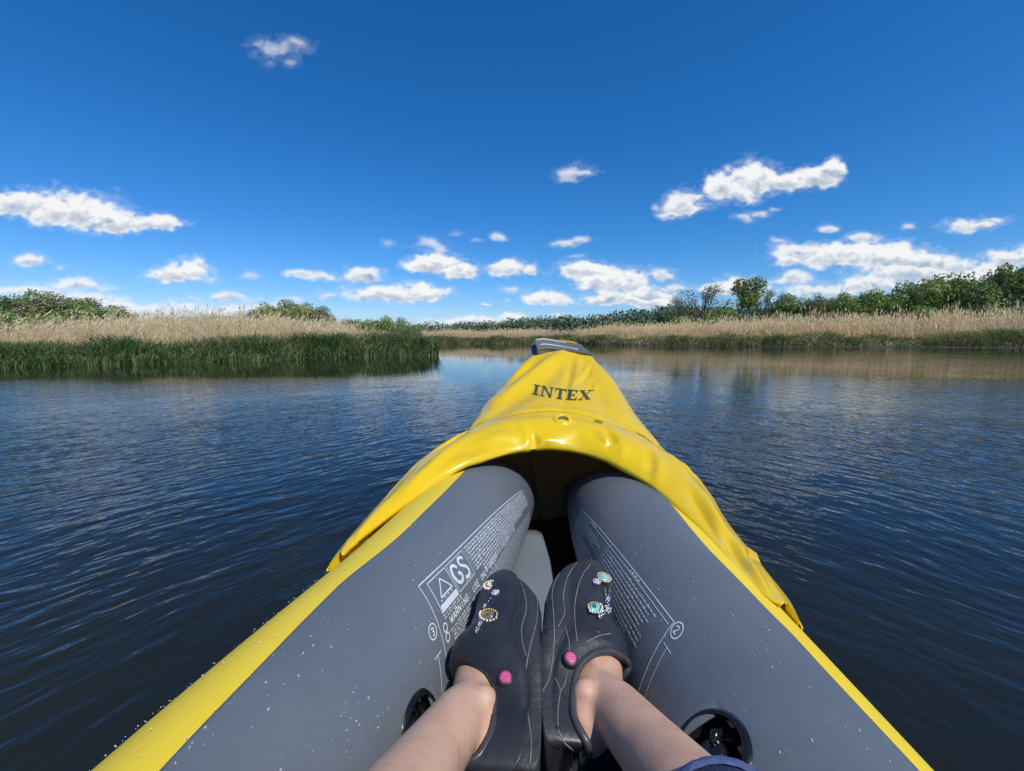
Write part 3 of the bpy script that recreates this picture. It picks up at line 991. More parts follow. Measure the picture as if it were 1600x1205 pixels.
VALVES = {}
for S_, bf, va, vy, vr in ((LT, borderL, -76, .358, .0275), (RT, borderR, -41, .303, .0275)):
    V, F = S_.shell(lambda Y, b=bf: b(Y) - 2, 250, 60, -.0025)
    obj('outer_tube', V, F, M['yellow2'], kayak, label='yellow outer face of the side tube')
    V, F = S_.shell(bf, -215, 150, 0)
    c, nn = S_.pt(vy, va)
    # finer grid near the valve and an opening for it
    cen = V[F].mean(1)
    keep = np.linalg.norm(cen - np.array(c), axis=1) > vr
    o = obj('side_tube', V, F[keep], M['grey'], kayak, label='grey inner face of the side tube, wet with drops')
    md = o.modifiers.new('thick', 'SOLIDIFY'); md.thickness = .0018; md.offset = -1
    VALVES[S_.side] = (c, nn, o)
    # valve: raised vinyl ring, deep black cup, cap with a tab
    pr = [(.0345, -.0030), (.0325, -.0004), (.0305, .0006), (.0288, .0004), (.0276, -.003)]
    ring = obj('valve_ring', *lathe(pr, c, nn, 40), M['black_plastic'], o)
    cup = [(.0283, .0002), (.0276, -.004), (.0265, -.020), (.020, -.024), (.014, -.022), (.0135, -.010), (.012, -.006), (.0, -.005)]
    obj('valve_cup', *lathe(cup, c, nn, 40), M['black_plastic'], o)
    u_ = nn.orthogonal().normalized()
    obj('valve_tab', *join([tube([c + u_ * .004 - nn * .004, c + u_ * .013 - nn * .001, c + u_ * .021 - nn * .008], [.0035, .0042, .003], 8),
                            lathe([(.011, -.006), (.0115, -.003), (.009, -.0015), (.0, -.001)], c, nn, 24)]), M['black_plastic'], o)

# hull skin below the tubes and the inside bottom
hv = []; hn = len(LT.P)
for k in range(hn):
    l = LT.P[k] + (LT.n1[k] * .96 - LT.n2[k] * .25) * LT.r[k]; r2 = RT.P[k] + (RT.n1[k] * .96 - RT.n2[k] * .25) * RT.r[k]
    c_ = (l + r2) / 2
    hv += [l, [l[0] * .93 + c_[0] * .07, l[1], .04], [l[0] * .8 + c_[0] * .2, l[1], -.05], [c_[0], c_[1], -.06],
           [r2[0] * .8 + c_[0] * .2, r2[1], -.05], [r2[0] * .93 + c_[0] * .07, r2[1], .04], r2]
obj('hull_bottom', np.array(hv), grid_faces(hn, 7), M['yellow2'], kayak)
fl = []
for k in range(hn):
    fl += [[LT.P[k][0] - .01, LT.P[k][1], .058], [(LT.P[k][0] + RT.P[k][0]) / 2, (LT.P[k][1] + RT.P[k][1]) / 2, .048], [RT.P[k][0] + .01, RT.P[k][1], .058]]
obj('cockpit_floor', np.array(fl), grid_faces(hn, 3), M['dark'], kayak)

# inflatable grey floor cushion, tapering forwards
ft = []
edge = [(905, 1205), (893, 1100), (880, 990), (866, 893), (847, 829)]
fc = []
for (px, py) in edge:
    d = ray(px, py); s_ = (.125 - EYE) / d.z; q_ = EYEV + d * s_
    fc.append((q_.x, q_.y))
fc = [(fc[0][0] + .02, .1), (fc[0][0] + .01, .3)] + fc
d = ray(812, 829); s_ = (.125 - EYE) / d.z; ql = EYEV + d * s_
rows = []
npt = 26
for t_ in np.linspace(0, 1, npt):
    Y = .1 + (fc[-1][1] - .1) * t_
    xr = np.interp(Y, [p[1] for p in fc], [p[0] for p in fc])
    wid_ = np.interp(Y, [.1, .5, .9, fc[-1][1]], [.17, .155, .10, fc[-1][0] - ql.x])
    rows.append((Y, xr, xr - wid_))
V = []
prof = [(-.0, .058), (-.012, .066), (-.004, .080), (.008, .0865), (.25, .088), (.5, .086), (.75, .088), (.992, .0865)]
for Y, xr, xl in rows:
    e = .0
    V += [(xr, Y, .055), (xr + .006, Y, .090), (xr, Y, .118), (xr - .012, Y, .125), ((xr + xl) / 2, Y, .127), (xl + .012, Y, .125), (xl, Y, .118), (xl - .006, Y, .09), (xl, Y, .055)]
V = np.array(V)
F = grid_faces(npt, 9).tolist() + [list(range((npt - 1) * 9, npt * 9))]
obj('floor_cushion', V.tolist(), F, M['floor'], kayak, smooth=True)

# ---- bow deck: spray cover lofted over the bow, its thick rim in front
R0 = [(535,868,.585),(560,845,.63),(628,792,.735),(680,757,.81),(734,727,.87),(790,709,.93),(830,702,.955),(862,700,.96),(902,705,.955),(940,715,.93),(970,730,.895),
      (1015,755,.825),(1060,793,.73),(1105,836,.645),(1150,885,.555),(1195,930,.49),(1222,945,.475)]
R2 = [(533,869,.60),(553,841,.66),(606,778,.78),(640,738,.88),(673,706,.97),(740,668,1.05),(800,650,1.09),(862,644,1.10),(902,648,1.10),(950,661,1.07),(999,684,1.03),
      (1060,718,.97),(1095,757,.88),(1123,800,.79),(1168,858,.68),(1205,905,.58),(1224,944,.495)]
n17 = 17
P0 = np.array([at(*p) for p in R0]); P2 = np.array([at(*p) for p in R2])
# rim cross-section from the tucked-in lip over the bulge to the welt
wf = np.sin(np.linspace(0.03, .97, n17) * math.pi)[:, None] ** .6
rowsC = [P0 + np.array([0, .055, .004]) * wf + [0, 0, -.004], P0 + np.array([0, .022, -.008]) * wf, P0.copy(),
         P0 * .78 + P2 * .22 + np.array([0, -.012, .010]) * wf, P0 * .45 + P2 * .55 + np.array([0, -.004, .020]) * wf,
         P0 * .15 + P2 * .85 + np.array([0, .004, .009]) * wf, P2 + np.array([0, 0, -.003])]


def row7(pts):
    q_ = np.array([at(*p) for p in pts])
    return catmull(q_, 8)[np.round(np.linspace(0, 48, n17)).astype(int)]


D3 = [(690,712,1.08),(752,655,1.16),(800,634,1.19),(866,624,1.20),(930,632,1.19),(997,660,1.15),(1048,720,1.06)]
D4 = [(722,700,1.20),(766,634,1.29),(812,606,1.33),(868,598,1.34),(920,605,1.33),(973,626,1.28),(1015,690,1.18)]
D5 = [(762,680,1.31),(789,603,1.41),(828,580,1.46),(872,573,1.47),(912,578,1.46),(956,592,1.41),(985,668,1.31)]
D6 = [(793,660,1.40),(812,578,1.51),(842,560,1.55),(876,555,1.56),(908,559,1.55),(937,572,1.51),(955,648,1.41)]
D7 = [(818,640,1.48),(829,564,1.585),(852,551,1.61),(880,547,1.62),(905,550,1.61),(926,560,1.585),(938,632,1.49)]
for D_ in (D3, D4, D5, D6, D7):
    rowsC.append(row7(D_))
cb = rowsC[-1].mean(0)
rowsC.append(cb + (rowsC[-1] - cb) * [.9, 1, .85] + [.005, .045, -.02])
rowsC.append(cb + (rowsC[-1] - cb) * [.35, .6, .5] + [.008, .02, -.05])
G = np.array(rowsC)                                    # (rows, 17, 3)
G = np.stack([catmull(G[i], 8) for i in range(len(G))])        # columns refined
G = np.stack([catmull(G[:, j], 10) for j in range(G.shape[1])], 1)
nr_, nc_ = G.shape[:2]
# folds and creases of the slack vinyl
dU = np.gradient(G, axis=0); dV = np.gradient(G, axis=1)
NN = np.cross(dU, dV); NN /= np.linalg.norm(NN, axis=2)[..., None] + 1e-12
if NN[60, nc_ // 2, 2] < 0:
    NN = -NN
PX, _d = proj(G)


def crease(pts, width, amp):
    dmin = np.full(PX.shape[:2], 1e9); tt = np.zeros(PX.shape[:2])
    n = len(pts) - 1
    for k in range(n):
        a = np.array(pts[k], float); b = np.array(pts[k + 1], float); ab = b - a
        t_ = np.clip(((PX - a) @ ab) / (ab @ ab), 0, 1)
        d = np.linalg.norm(PX - a - t_[..., None] * ab, axis=2)
        m = d < dmin; dmin[m] = d[m]; tt[m] = ((k + t_) / n)[m]
    fade = np.sin(np.clip(tt, .04, .96) * math.pi) ** .5
    return amp * np.exp(-(dmin / width) ** 2) * fade


dsp = np.zeros(PX.shape[:2])
FOLDS = [([(878,552),(848,572),(803,606),(770,634),(742,660)], 7.5, .0105), ([(885,566),(852,596),(800,632),(765,652)], 10, -.0065), ([(850,560),(812,590),(780,620)], 6, -.004),
         ([(925,572),(917,588),(897,606)], 3.2, -.0035), ([(920,570),(911,586),(890,606)], 4, .003), ([(896,560),(889,588),(880,640)], 6, -.004), ([(905,560),(900,590),(892,620)], 6, .003),
         ([(790,640),(830,628),(870,634)], 10, .004), ([(915,600),(940,625),(950,655)], 8, -.004), ([(935,590),(965,625),(985,660)], 8, .004), ([(925,606),(934,604)], 5, .004),
         ([(828,676),(838,692),(834,702)], 4, -.008), ([(838,700),(846,690),(870,690)], 5, .004), ([(815,664),(826,680),(822,700)], 6, .004),
         ([(940,668),(952,680),(958,692),(950,700)], 4, -.008), ([(934,682),(946,690),(960,698)], 4, .005), ([(962,684),(975,700),(970,716)], 6, .004),
         ([(1010,704),(1018,722),(1014,745)], 4, -.006), ([(1022,712),(1030,732),(1026,756)], 6, .004), ([(978,672),(1010,688),(1034,706)], 3, .004), ([(990,672),(1016,690),(1044,712)], 3, -.004),
         ([(1034,704),(1058,726),(1075,745)], 3, .004), ([(1042,700),(1066,722),(1086,748)], 3, -.004), ([(1086,760),(1110,800),(1130,830)], 6, .005), ([(1075,770),(1100,808),(1120,842)], 5, -.005),
         ([(1130,840),(1152,868),(1168,890)], 7, -.006), ([(1150,850),(1175,890),(1200,925)], 6, .005), ([(1168,872),(1180,868)], 6, -.006),
         ([(740,668),(690,700),(650,738)], 6, -.005), ([(740,678),(700,706),(660,742),(620,782)], 8, .005), ([(600,790),(570,828),(548,852)], 5, .004), ([(556,838),(564,842)], 4, -.007),
         ([(700,726),(736,720),(770,706)], 6, .003), ([(655,770),(700,742),(740,728)], 4, -.004), ([(783,655),(826,649),(869,647),(902,652),(940,661),(975,676)], 3.0, -.0035),
         ([(783,647),(826,641),(869,639),(902,643),(940,652),(980,668)], 3.0, .0028),
         ([(760,690),(790,682),(815,686)], 7, .004), ([(870,678),(905,676),(930,690)], 8, .0035)]
for f_ in FOLDS:
    dsp += crease(f_[0], f_[1], f_[2] * 1.55)
ii, jj = np.meshgrid(np.arange(nr_), np.arange(nc_), indexing='ij')
dsp += (fbm(ii / 22., jj / 20., 2, 4) - .5) * .007 + (fbm(ii / 4., jj / 5., 2, 14) - .5) * .0015
edgefade = np.clip(np.minimum(jj, nc_ - 1 - jj) / 10., 0, 1)
dsp *= edgefade
G2 = G + NN * dsp[..., None]
Vd = G2.reshape(-1, 3); Fd = grid_faces(nr_, nc_)
split = 62                                             # refined row of the welt: rim before it, deck after it
kr = Fd[:(split) * (nc_ - 1)]; kd = Fd[(split - 2) * (nc_ - 1):]


def sub(V, F):
    u_, inv = np.unique(F, return_inverse=True)
    return V[u_], inv.reshape(F.shape)


v_, f_ = sub(Vd, kd)
deck = obj('bow_deck', v_, f_, M['yellow'], kayak, label='shiny creased yellow cover over the bow')
md = deck.modifiers.new('thick', 'SOLIDIFY'); md.thickness = .0016; md.offset = 0
v_, f_ = sub(Vd + NN.reshape(-1, 3) * .0015, kr)
rim = obj('cockpit_rim', v_, f_, M['yellow'], kayak, label='puffy wrinkled yellow rim of the cover')
md = rim.modifiers.new('thick', 'SOLIDIFY'); md.thickness = .0016; md.offset = 0
# welded seam bead along the rim edge
lipp = [Vector(p) for p in G2[20, ::2]]
obj('rim_welt', *tube(lipp, .0018, 6), M['yellow'], kayak)
# hull skin under the deck down to the water, closed under the bow
def hull_rows(inset, drop):
    V = []
    for i in rowsel:
        l, r2 = G2[i, 0], G2[i, -1]
        cx = (l[0] + r2[0]) / 2; y = (l[1] + r2[1]) / 2
        back = .30 * sstep(1.05, 1.62, y)
        for p in (l, r2):
            sh = p[0] - cx; s2 = sh * (1 - inset)
            col_ = [[cx + s2, p[1], p[2] - drop + .006], [cx + s2 * .97, p[1] - back * .25, p[2] * .72], [cx + s2 * .80, p[1] - back * .6, p[2] * .36], [cx + s2 * .55, p[1] - back, -.02 + drop]]
            V += col_ if p is l else [[cx, p[1] - back, -.05 + drop]] + col_[::-1]
    return np.array(V)


rowsel = list(range(52, nr_ - 12, 3))
hs1 = hull_rows(0, 0); nrw = 9
F = grid_faces(len(rowsel), nrw)
obj('hull_skin', hs1, F, M['yellow'], kayak)
hs2 = hull_rows(.06, .01)
obj('hull_shade_layer', hs2, F, M['bow_shade'], kayak)  # added layer, darkens the yellow hull seen under the deck
last = hs1[-nrw:]; tipc = G2[nr_ - 13].mean(0)
V = [tuple(p) for p in last] + [tuple(p) for p in G2[nr_ - 13][::8]]
base_ = len(V); V.append((float(tipc[0]) + .01, float(tipc[1]) - .12, .30))
ring_ = list(range(nrw)) + list(range(nrw + len(G2[0][::8]) - 1, nrw - 1, -1))
obj('bow_nose', V, [(ring_[i], ring_[(i + 1) % len(ring_)], base_) for i in range(len(ring_))], M['yellow'], kayak)

obj('nose_shade_layer', [(p[0], p[1] - .03, p[2]) for p in V], [(ring_[i], ring_[(i + 1) % len(ring_)], base_) for i in range(len(ring_))], M['bow_shade'], kayak)  # same added shade layer inside the nose
# stern cover behind the paddler (out of the photograph, closes the boat)
sv = []
for k, Y in enumerate(np.linspace(-1.5, -.75, 14)):
    f = (Y + 1.5) / .75
    hw = .06 + .26 * math.sin(min(1, f + .1) * math.pi / 2); cx = .118 * Y + .0
    for j in range(13):
        a = math.pi * j / 12
        sv.append((cx - hw * math.cos(a) * 1.05, Y, .16 + (.20 + .05 * (1 - f)) * math.sin(a) ** .8))
obj('stern_deck', np.array(sv), grid_faces(14, 13), M['yellow'], kayak)

# ---- print on the deck: INTEX in heavy serif capitals laid on the vinyl
dbvh = BVHTree.FromPolygons([tuple(p) for p in Vd], [tuple(f) for f in Fd.tolist()])


def R4(x0, y0, x1, y1):
    return [(x0, y0), (x1, y0), (x1, y1), (x0, y1)]


LET = {
 'I': (.42, [R4(0, 0, .42, .09), R4(.11, .09, .31, .91), R4(0, .91, .42, 1)]),
 'N': (.86, [R4(0, 0, .32, .07), R4(.12, .07, .20, .93), [(.0, .93), (.12, .93), (.2, .93), (.27, 1), (0, 1)], [(.12, .93), (.62, 0), (.76, 0), (.76, .06), (.30, 1), (.12, 1)],
            R4(.67, .0, .76, .93), R4(.56, .93, .86, 1)]),
 'T': (.74, [R4(.17, 0, .57, .08), R4(.27, .08, .47, .90), R4(0, .90, .74, 1), [(0, .72), (.05, .72), (.12, .90), (0, .90)], [(.74, .72), (.69, .72), (.62, .90), (.74, .90)]]),
 'E': (.70, [R4(0, 0, .10, .08), R4(.10, 0, .30, 1), R4(0, .92, .10, 1), R4(.30, .91, .66, 1), R4(.30, 0, .68, .10), R4(.30, .46, .50, .55), R4(.46, .36, .52, .65),
            [(.66, .91), (.66, .72), (.61, .72), (.54, .91)], [(.68, .10), (.70, .32), (.65, .32), (.56, .10)]]),
 'X': (.86, [[(.06, .93), (.28, .93), (.78, .07), (.56, .07)], [(.12, .07), (.20, .07), (.76, .93), (.68, .93)], R4(0, 0, .32, .07), R4(0, .93, .38, 1), R4(.48, 0, .86, .07), R4(.56, .93, .86, 1)]),
}


def clip_fill(polys, fn, n=5):
    """maps plane polygons onto a surface, subdividing quads so that they follow it"""
    V = []; F = []
    for P in polys:
        if len(P) == 4:
            q_ = [np.array(p, float) for p in P]; base_ = len(V)
            for i in range(n + 1):
                for j in range(n + 1):
                    a = i / n; b = j / n
                    p = (q_[0] * (1 - a) + q_[1] * a) * (1 - b) + (q_[3] * (1 - a) + q_[2] * a) * b
                    V.append(fn(*p))
            for i in range(n):
                for j in range(n):
                    k = base_ + i * (n + 1) + j
                    F.append((k, k + n + 1, k + n + 2, k + 1))
        else:
            base_ = len(V); c = np.mean(P, axis=0)
            V.append(fn(*c))
            for p in P:
                V.append(fn(*p))
            for i in range(len(P)):
                F.append((base_, base_ + 1 + i, base_ + 1 + (i + 1) % len(P)))
    return V, F


# bearings of the word: base line and cap line
xs = np.array([832, 846, 866, 888, 908, 921])
capy = np.interp; 


def word(x, y):                      # x 0..1 along the word, y 0..1 up
    X = 831.5 + 91 * x + 3.0 * y
    yb = np.interp(x, [0, .25, .5, .75, 1], [616.5, 621.5, 625, 626.5, 625])
    yt = np.interp(x, [0, .25, .5, .75, 1], [601.5, 605.5, 609, 611, 610.5])
    p, nn = hit(dbvh, X, yb + (yt - yb) * y, .0026)
    return p


x = 0; polys = {}
tot = sum(LET[c][0] for c in 'INTEX') + 4 * .09
for ch in 'INTEX':
    w_, P = LET[ch]
    polys = [[((x + a) / tot, b) for a, b in q_] for q_ in P]
    V, F = clip_fill(polys, word)
    obj('letter', V, F, M['ink'], deck, smooth=False)
    x += w_ + .09
# small registered mark
c, nn = hit(dbvh, 927.5, 611, .0026)
u_ = Vector((1, 0, 0)); u_ = (u_ - nn * u_.dot(nn)).normalized(); v2 = nn.cross(u_)
obj('trademark', *join([tube([c + (u_ * math.cos(a) + v2 * math.sin(a)) * .0028 for a in np.linspace(0, 2 * math.pi, 13)], .0006, 4)]), M['ink'], deck)
# circled mark right of the drain
c, nn = hit(dbvh, 935, 661, .0042)
u_ = Vector((1, 0, 0)); u_ = (u_ - nn * u_.dot(nn)).normalized(); v2 = nn.cross(u_)
mk_ = [tube([c + (u_ * math.cos(a) + v2 * math.sin(a)) * .0095 for a in np.linspace(0, 2 * math.pi, 25)], .0009, 4),
       ([c + u_ * .004 + v2 * .0, c - u_ * .003 + v2 * .0042, c - u_ * .003 - v2 * .0042], [(0, 1, 2)])]
obj('circle_mark', *join(mk_), M['ink'], rim)
# drain eyelet
c, nn = hit(dbvh, 879.5, 657.5, .003)
nn = (nn + Vector((0, -.25, .1))).normalized()
dr = obj('drain_eyelet', *lathe([(.0240, -.006), (.0235, .001), (.0205, .0035), (.0175, .0015), (.0165, .0035), (.0140, .0040), (.0125, .001), (.0120, -.006)], c, nn, 40), M['yellow'], rim)
obj('drain_hole', *lathe([(.0125, -.0005), (.008, -.001), (.0, -.0012)], c, nn, 32), noisy('drain_hole_shade', (.05, .05, .04), (.09, .085, .07), 40, .5), rim)  # dark disc stands in for the shaded depth of the open hole

# ---- carry handle plate on the bow tip: grey band with two pale stripes
band = [[(834, 533), (850, 531.5), (872, 535), (893, 539), (909, 542)], [(836, 541), (850, 539), (874, 542.5), (897, 547), (915, 549)], [(840, 550.5), (854, 548), (876, 550), (902, 554), (926, 558)]]
BY = [1.66, 1.635, 1.60]
Bp = np.stack([catmull(np.array([at(x_, y_, BY[i] - .02 * abs(k - 2)) for k, (x_, y_) in enumerate(r2)]), 6) for i, r2 in enumerate(band)])
Bp = np.stack([catmull(Bp[:, j], 5) for j in range(Bp.shape[1])], 1)
Bp[..., 2] += .004
hp = obj('carry_handle', Bp.reshape(-1, 3), grid_faces(*Bp.shape[:2]), M['band'], kayak, label='grey grab band across the tip of the bow')
md = hp.modifiers.new('thick', 'SOLIDIFY'); md.thickness = .006; md.offset = -1
for r0_, a, b in ((2, 1, 16), (7, 3, 20)):
    obj('stripe', *tube([Vector(p) + Vector((0, -.003, .0062)) for p in Bp[r0_, a:b]], .0026, 5), M['white'], hp)
# end flaps of the band
for pts in ([(834, 533, 1.65), (840, 551, 1.6), (836, 566, 1.57), (822, 566, 1.56), (828, 545, 1.62)], [(909, 542, 1.65), (926, 558, 1.6), (933, 566, 1.57), (928, 566, 1.6), (912, 548, 1.66)]):
    P = [at(*p) for p in pts]
    obj('band_flap', [tuple(p) for p in P] + [tuple(p + Vector((0, .012, -.004))) for p in P],
        [(0, 1, 2, 3, 4), (9, 8, 7, 6, 5)] + [(i, 5 + i, 5 + (i + 1) % 5, (i + 1) % 5) for i in range(5)], M['grey'], hp, smooth=False)
# yellow tip showing beyond the band
tip = [(862, 532), (880, 531), (898, 534), (909, 541), (892, 541), (872, 536)]
P = [at(x_, y_, 1.69) for x_, y_ in tip]
obj('bow_tip', [tuple(p) for p in P] + [tuple(p + Vector((0, .05, -.05))) for p in P], [tuple(range(6))] + [(i, 6 + i, 6 + (i + 1) % 6, (i + 1) % 6) for i in range(6)], M['yellow'], kayak, smooth=False)

# ---- white print on the grey tubes


def labelmap(S_, far_top, far_bot, near_top, near_bot, bow_=0):
    def f(s, t_):                    # s 0 near .. 1 far, t 0 top .. 1 bottom
        Yn = near_top[0] * (1 - t_) + near_bot[0] * t_ + bow_ * math.sin(math.pi * min(1, t_))
        Yf = far_top[0] * (1 - t_) + far_bot[0] * t_
        an = near_top[1] * (1 - t_) + near_bot[1] * t_
        af = far_top[1] * (1 - t_) + far_bot[1] * t_
        return S_.pt(Yn * (1 - s) + Yf * s, an * (1 - s) + af * s + 1.6 * math.sin(math.pi * s) , .0007)[0]
    return f


def lineq(x0, y0, x1, y1, w_, n=1):
    """thin stroke as quad(s) in label space; w_ in t units, kept even in both directions"""
    AS = 3.6                                           # s units are this many times longer than t units
    dx, dy = (x1 - x0) * AS, (y1 - y0); L = math.hypot(dx, dy) + 1e-9
    ox, oy = -dy / L * w_ / 2 / AS, dx / L * w_ / 2
    qs = []
    for k in range(n):
        a, b = k / n, (k + 1) / n
        p = (x0 + (x1 - x0) * a, y0 + (y1 - y0) * a); q_ = (x0 + (x1 - x0) * b, y0 + (y1 - y0) * b)
        qs.append([(p[0] - ox, p[1] - oy), (q_[0] - ox, q_[1] - oy), (q_[0] + ox, q_[1] + oy), (p[0] + ox, p[1] + oy)])
    return qs


def poly_line(P, w_, n=1):
    o = []
    for a, b in zip(P[:-1], P[1:]):
        o += lineq(*a, *b, w_, n)
    return o


def quads(qs, fn):
    V = []; F = []
    for q_ in qs:
        b = len(V)
        V += [fn(*p) for p in q_]; F.append(tuple(range(b, b + len(q_))))
    return V, F


def microtext(s0, s1, t_, h, rnd, fill=.86):
    """a row of tiny words, as word-length strokes"""
    qs = []; s = s0
    while s < s1:
        L = rnd.uniform(.006, .024)
        e = min(s + L, s1)
        k = max(1, int((e - s) / .0045))
        for i in range(k):
            a = s + (e - s) * i / k; b = a + (e - s) / k * .80
            hh_ = h * rnd.choice([.62, .62, .8, 1])
            qs.append([(a, t_ + h / 2), (b, t_ + h / 2), (b, t_ + h / 2 - hh_), (a, t_ + h / 2 - hh_)])
        s = e + .0042
    return qs


STROKE = {  # single-line capitals on a unit box, y up
 'W': [[(0, 1), (.22, 0), (.5, .7), (.78, 0), (1, 1)]], 'A': [[(0, 0), (.5, 1), (1, 0)], [(.2, .35), (.8, .35)]], 'R': [[(0, 0), (0, 1), (.8, 1), (.9, .78), (.8, .52), (0, .52)], [(.4, .52), (.95, 0)]],
 'N': [[(0, 0), (0, 1), (.9, 0), (.9, 1)]], 'I': [[(.5, 0), (.5, 1)]], 'G': [[(.9, .8), (.6, 1), (.2, .95), (0, .5), (.2, .05), (.65, 0), (.9, .2), (.9, .45), (.55, .45)]], ':': [[(.5, .1), (.5, .22)], [(.5, .6), (.5, .72)]],
 'U': [[(0, 1), (0, .2), (.3, 0), (.6, 0), (.9, .2), (.9, 1)]], 'S': [[(.9, .85), (.6, 1), (.2, .95), (.05, .72), (.85, .32), (.75, .06), (.3, 0), (0, .15)]], 'E': [[(.85, 1), (0, 1), (0, 0), (.85, 0)], [(0, .52), (.7, .52)]],
 'O': [[(.5, 0), (.1, .2), (0, .5), (.1, .8), (.5, 1), (.85, .8), (.95, .5), (.85, .2), (.5, 0)]], 'L': [[(0, 1), (0, 0), (.8, 0)]], 'Y': [[(0, 1), (.45, .5), (.9, 1)], [(.45, .5), (.45, 0)]],
 'D': [[(0, 0), (0, 1), (.6, .95), (.9, .5), (.6, .05), (0, 0)]], 'P': [[(0, 0), (0, 1), (.8, 1), (.9, .75), (.8, .5), (0, .5)]], 'V': [[(0, 1), (.45, 0), (.9, 1)]], 'C': [[(.9, .85), (.5, 1), (.1, .8), (0, .5), (.1, .2), (.5, 0), (.9, .15)]],
 'M': [[(0, 0), (0, 1), (.5, .3), (1, 1), (1, 0)]], 'T': [[(0, 1), (1, 1)], [(.5, 1), (.5, 0)]], ' ': [],
 '2': [[(.05, .8), (.3, 1), (.7, 1), (.9, .75), (.75, .5), (.05, 0), (.95, 0)]], '3': [[(.1, .95), (.7, 1), (.9, .75), (.7, .52), (.35, .52)], [(.7, .52), (.95, .28), (.7, 0), (.1, .05)]],
}


def text_strokes(txt, s, t_, h, cw, w_, flip=1):
    """txt from (s, base t_) with cap height h (t units), letter pitch cw (s units)"""
    qs = []
    for ch in txt:
        for P in STROKE[ch]:
            qs += poly_line([(s + flip * a * cw * .74, t_ - b * h) for a, b in P], w_)
        s += flip * cw
    return qs


rnd = random.Random(4)
# left label
mapL = labelmap(LT, (.915, -59), (.925, -112), (.472, -31), (.395, -92))
qs = poly_line([(0, 0), (1, 0)], .011, 30) + poly_line([(1, 0), (1, 1)], .009, 16) + poly_line([(0, 0), (0, 1)], .008, 16)
qs += poly_line([(.245, .02), (.245, .30)], .006, 6)
fr = quads(qs, mapL)
qs = []
# certification box
qs += poly_line([(.03, .05), (.145, .05), (.145, .39), (.03, .39), (.03, .05)], .011, 5)
qs += poly_line([(.155, .05), (.285, .05), (.285, .39), (.155, .39), (.155, .05)], .009, 5)
qs += poly_line([(.055, .27), (.092, .10), (.130, .27), (.055, .27)], .018, 3)
qs += [[(.034, .325), (.142, .325), (.142, .385), (.034, .385)]]
qs += poly_line([(.045, .295), (.135, .295)], .010, 8)[::2]
# GS, fat rounded strokes
qs += poly_line([(.205, .16), (.190, .10), (.170, .11), (.162, .20), (.170, .30), (.190, .33), (.208, .30), (.208, .23), (.192, .23)], .042, 2)
qs += poly_line([(.265, .13), (.250, .09), (.230, .10), (.225, .16), (.240, .20), (.258, .24), (.262, .31), (.245, .35), (.222, .33)], .042, 2)
qs += poly_line([(.215, .365), (.280, .365)], .008, 6)[::2]
qs = [[(a_ * .80 + .005, b_ * .80) for a_, b_ in q_] for q_ in qs]
cert = quads(qs, mapL)
qs = []
for k in range(11):
    t_ = .045 + k * .036
    qs += microtext((.255 if k < 8 else .30), .985 if k < 8 else .985 - .16 * (k - 7), t_, .025, rnd)
qs += text_strokes('WARNING: USE ONLY UNDER', .05, .435, .056, .0160, .012)
qs += text_strokes('SUPERVISION', .50, .435, .044, .0150, .010)
for k in range(20):
    t_ = .47 + k * .026
    qs += microtext(.05 if k else .04, .99, t_, .014, rnd)
for k in range(2):
    qs += microtext(.03, .13, .335 + k * .022, .012, rnd)
# the two warning badges in front of the words
for c0 in ((.022, .41), (.022, .48)):
    qs += poly_line([(c0[0] + .009 * math.cos(a), c0[1] + .030 * math.sin(a)) for a in np.linspace(0, 2 * math.pi, 11)], .012)
txt = quads(qs, mapL)
# ring with the figure 3
qs = poly_line([(-.026 + .0150 * math.cos(a), .345 + .052 * math.sin(a)) for a in np.linspace(0, 2 * math.pi, 25)], .010)
qs += text_strokes('3', -.0315, .372, .050, .0150, .010)
qs += poly_line([(-.030, .50), (-.030, .95)], .007, 6) + poly_line([(-.045, .50), (-.015, .50)], .007, 2)
rn = quads(qs, mapL)
tubeL = VALVES[-1][2]; tubeR = VALVES[1][2]
for nm, dat in (('label_frame', fr), ('safety_badge', cert), ('warning_text', txt), ('ring_number', rn)):
    obj(nm, dat[0], dat[1], M['white'], tubeL, smooth=False)
# right label: two boxes in a row
mapR = labelmap(RT, (.866, -61), (.90, -112), (.436, -30.5), (.36, -92))
qs = poly_line([(0, 0), (1, 0)], .010, 30) + poly_line([(.01, .045), (.985, .045)], .007, 30) + poly_line([(1, 0), (1, 1)], .008, 16)
qs += poly_line([(0, 0), (0, 1)], .011, 16) + poly_line([(.50, .0), (.50, .55), (.52, 1)], .010, 10) + poly_line([(.515, .045), (.515, .5)], .006, 8)
fr = quads(qs, mapR)
qs = []
for k in range(16):
    t_ = .09 + k * .038
    a0 = .06 + rnd.uniform(0, .03) + (.015 * k if k < 6 else 0) * rnd.random()
    if k in (8, 9, 10, 13):
        a0 += rnd.uniform(.05, .16)
    qs += microtext(a0 if k < 14 else a0 + .1, .485, t_, .019, rnd)
for k in range(11):
    t_ = .09 + k * .038
    qs += microtext(.56 + (.22 if k in (0, 5, 6) else rnd.uniform(0, .08)), .975, t_, .019, rnd)
for k in range(8):
    qs += microtext(.56 + .03 * k, .97, .53 + k * .04, .016, rnd)
qs += microtext(.70, .78, .025, .022, rnd) + microtext(.22, .30, .025, .022, rnd)
txt = quads(qs, mapR)
qs = poly_line([(-.024 + .019 * math.cos(a), .02 + .060 * math.sin(a)) for a in np.linspace(0, 2 * math.pi, 25)], .013)
qs += text_strokes('2', -.0150, .048, .055, .0185, .012, -1)
qs += poly_line([(-.030, .15), (-.030, .55)], .007, 6) + poly_line([(-.030, .66), (-.030, 1.0)], .007, 6) + poly_line([(-.050, .15), (-.012, .15)], .007, 2)
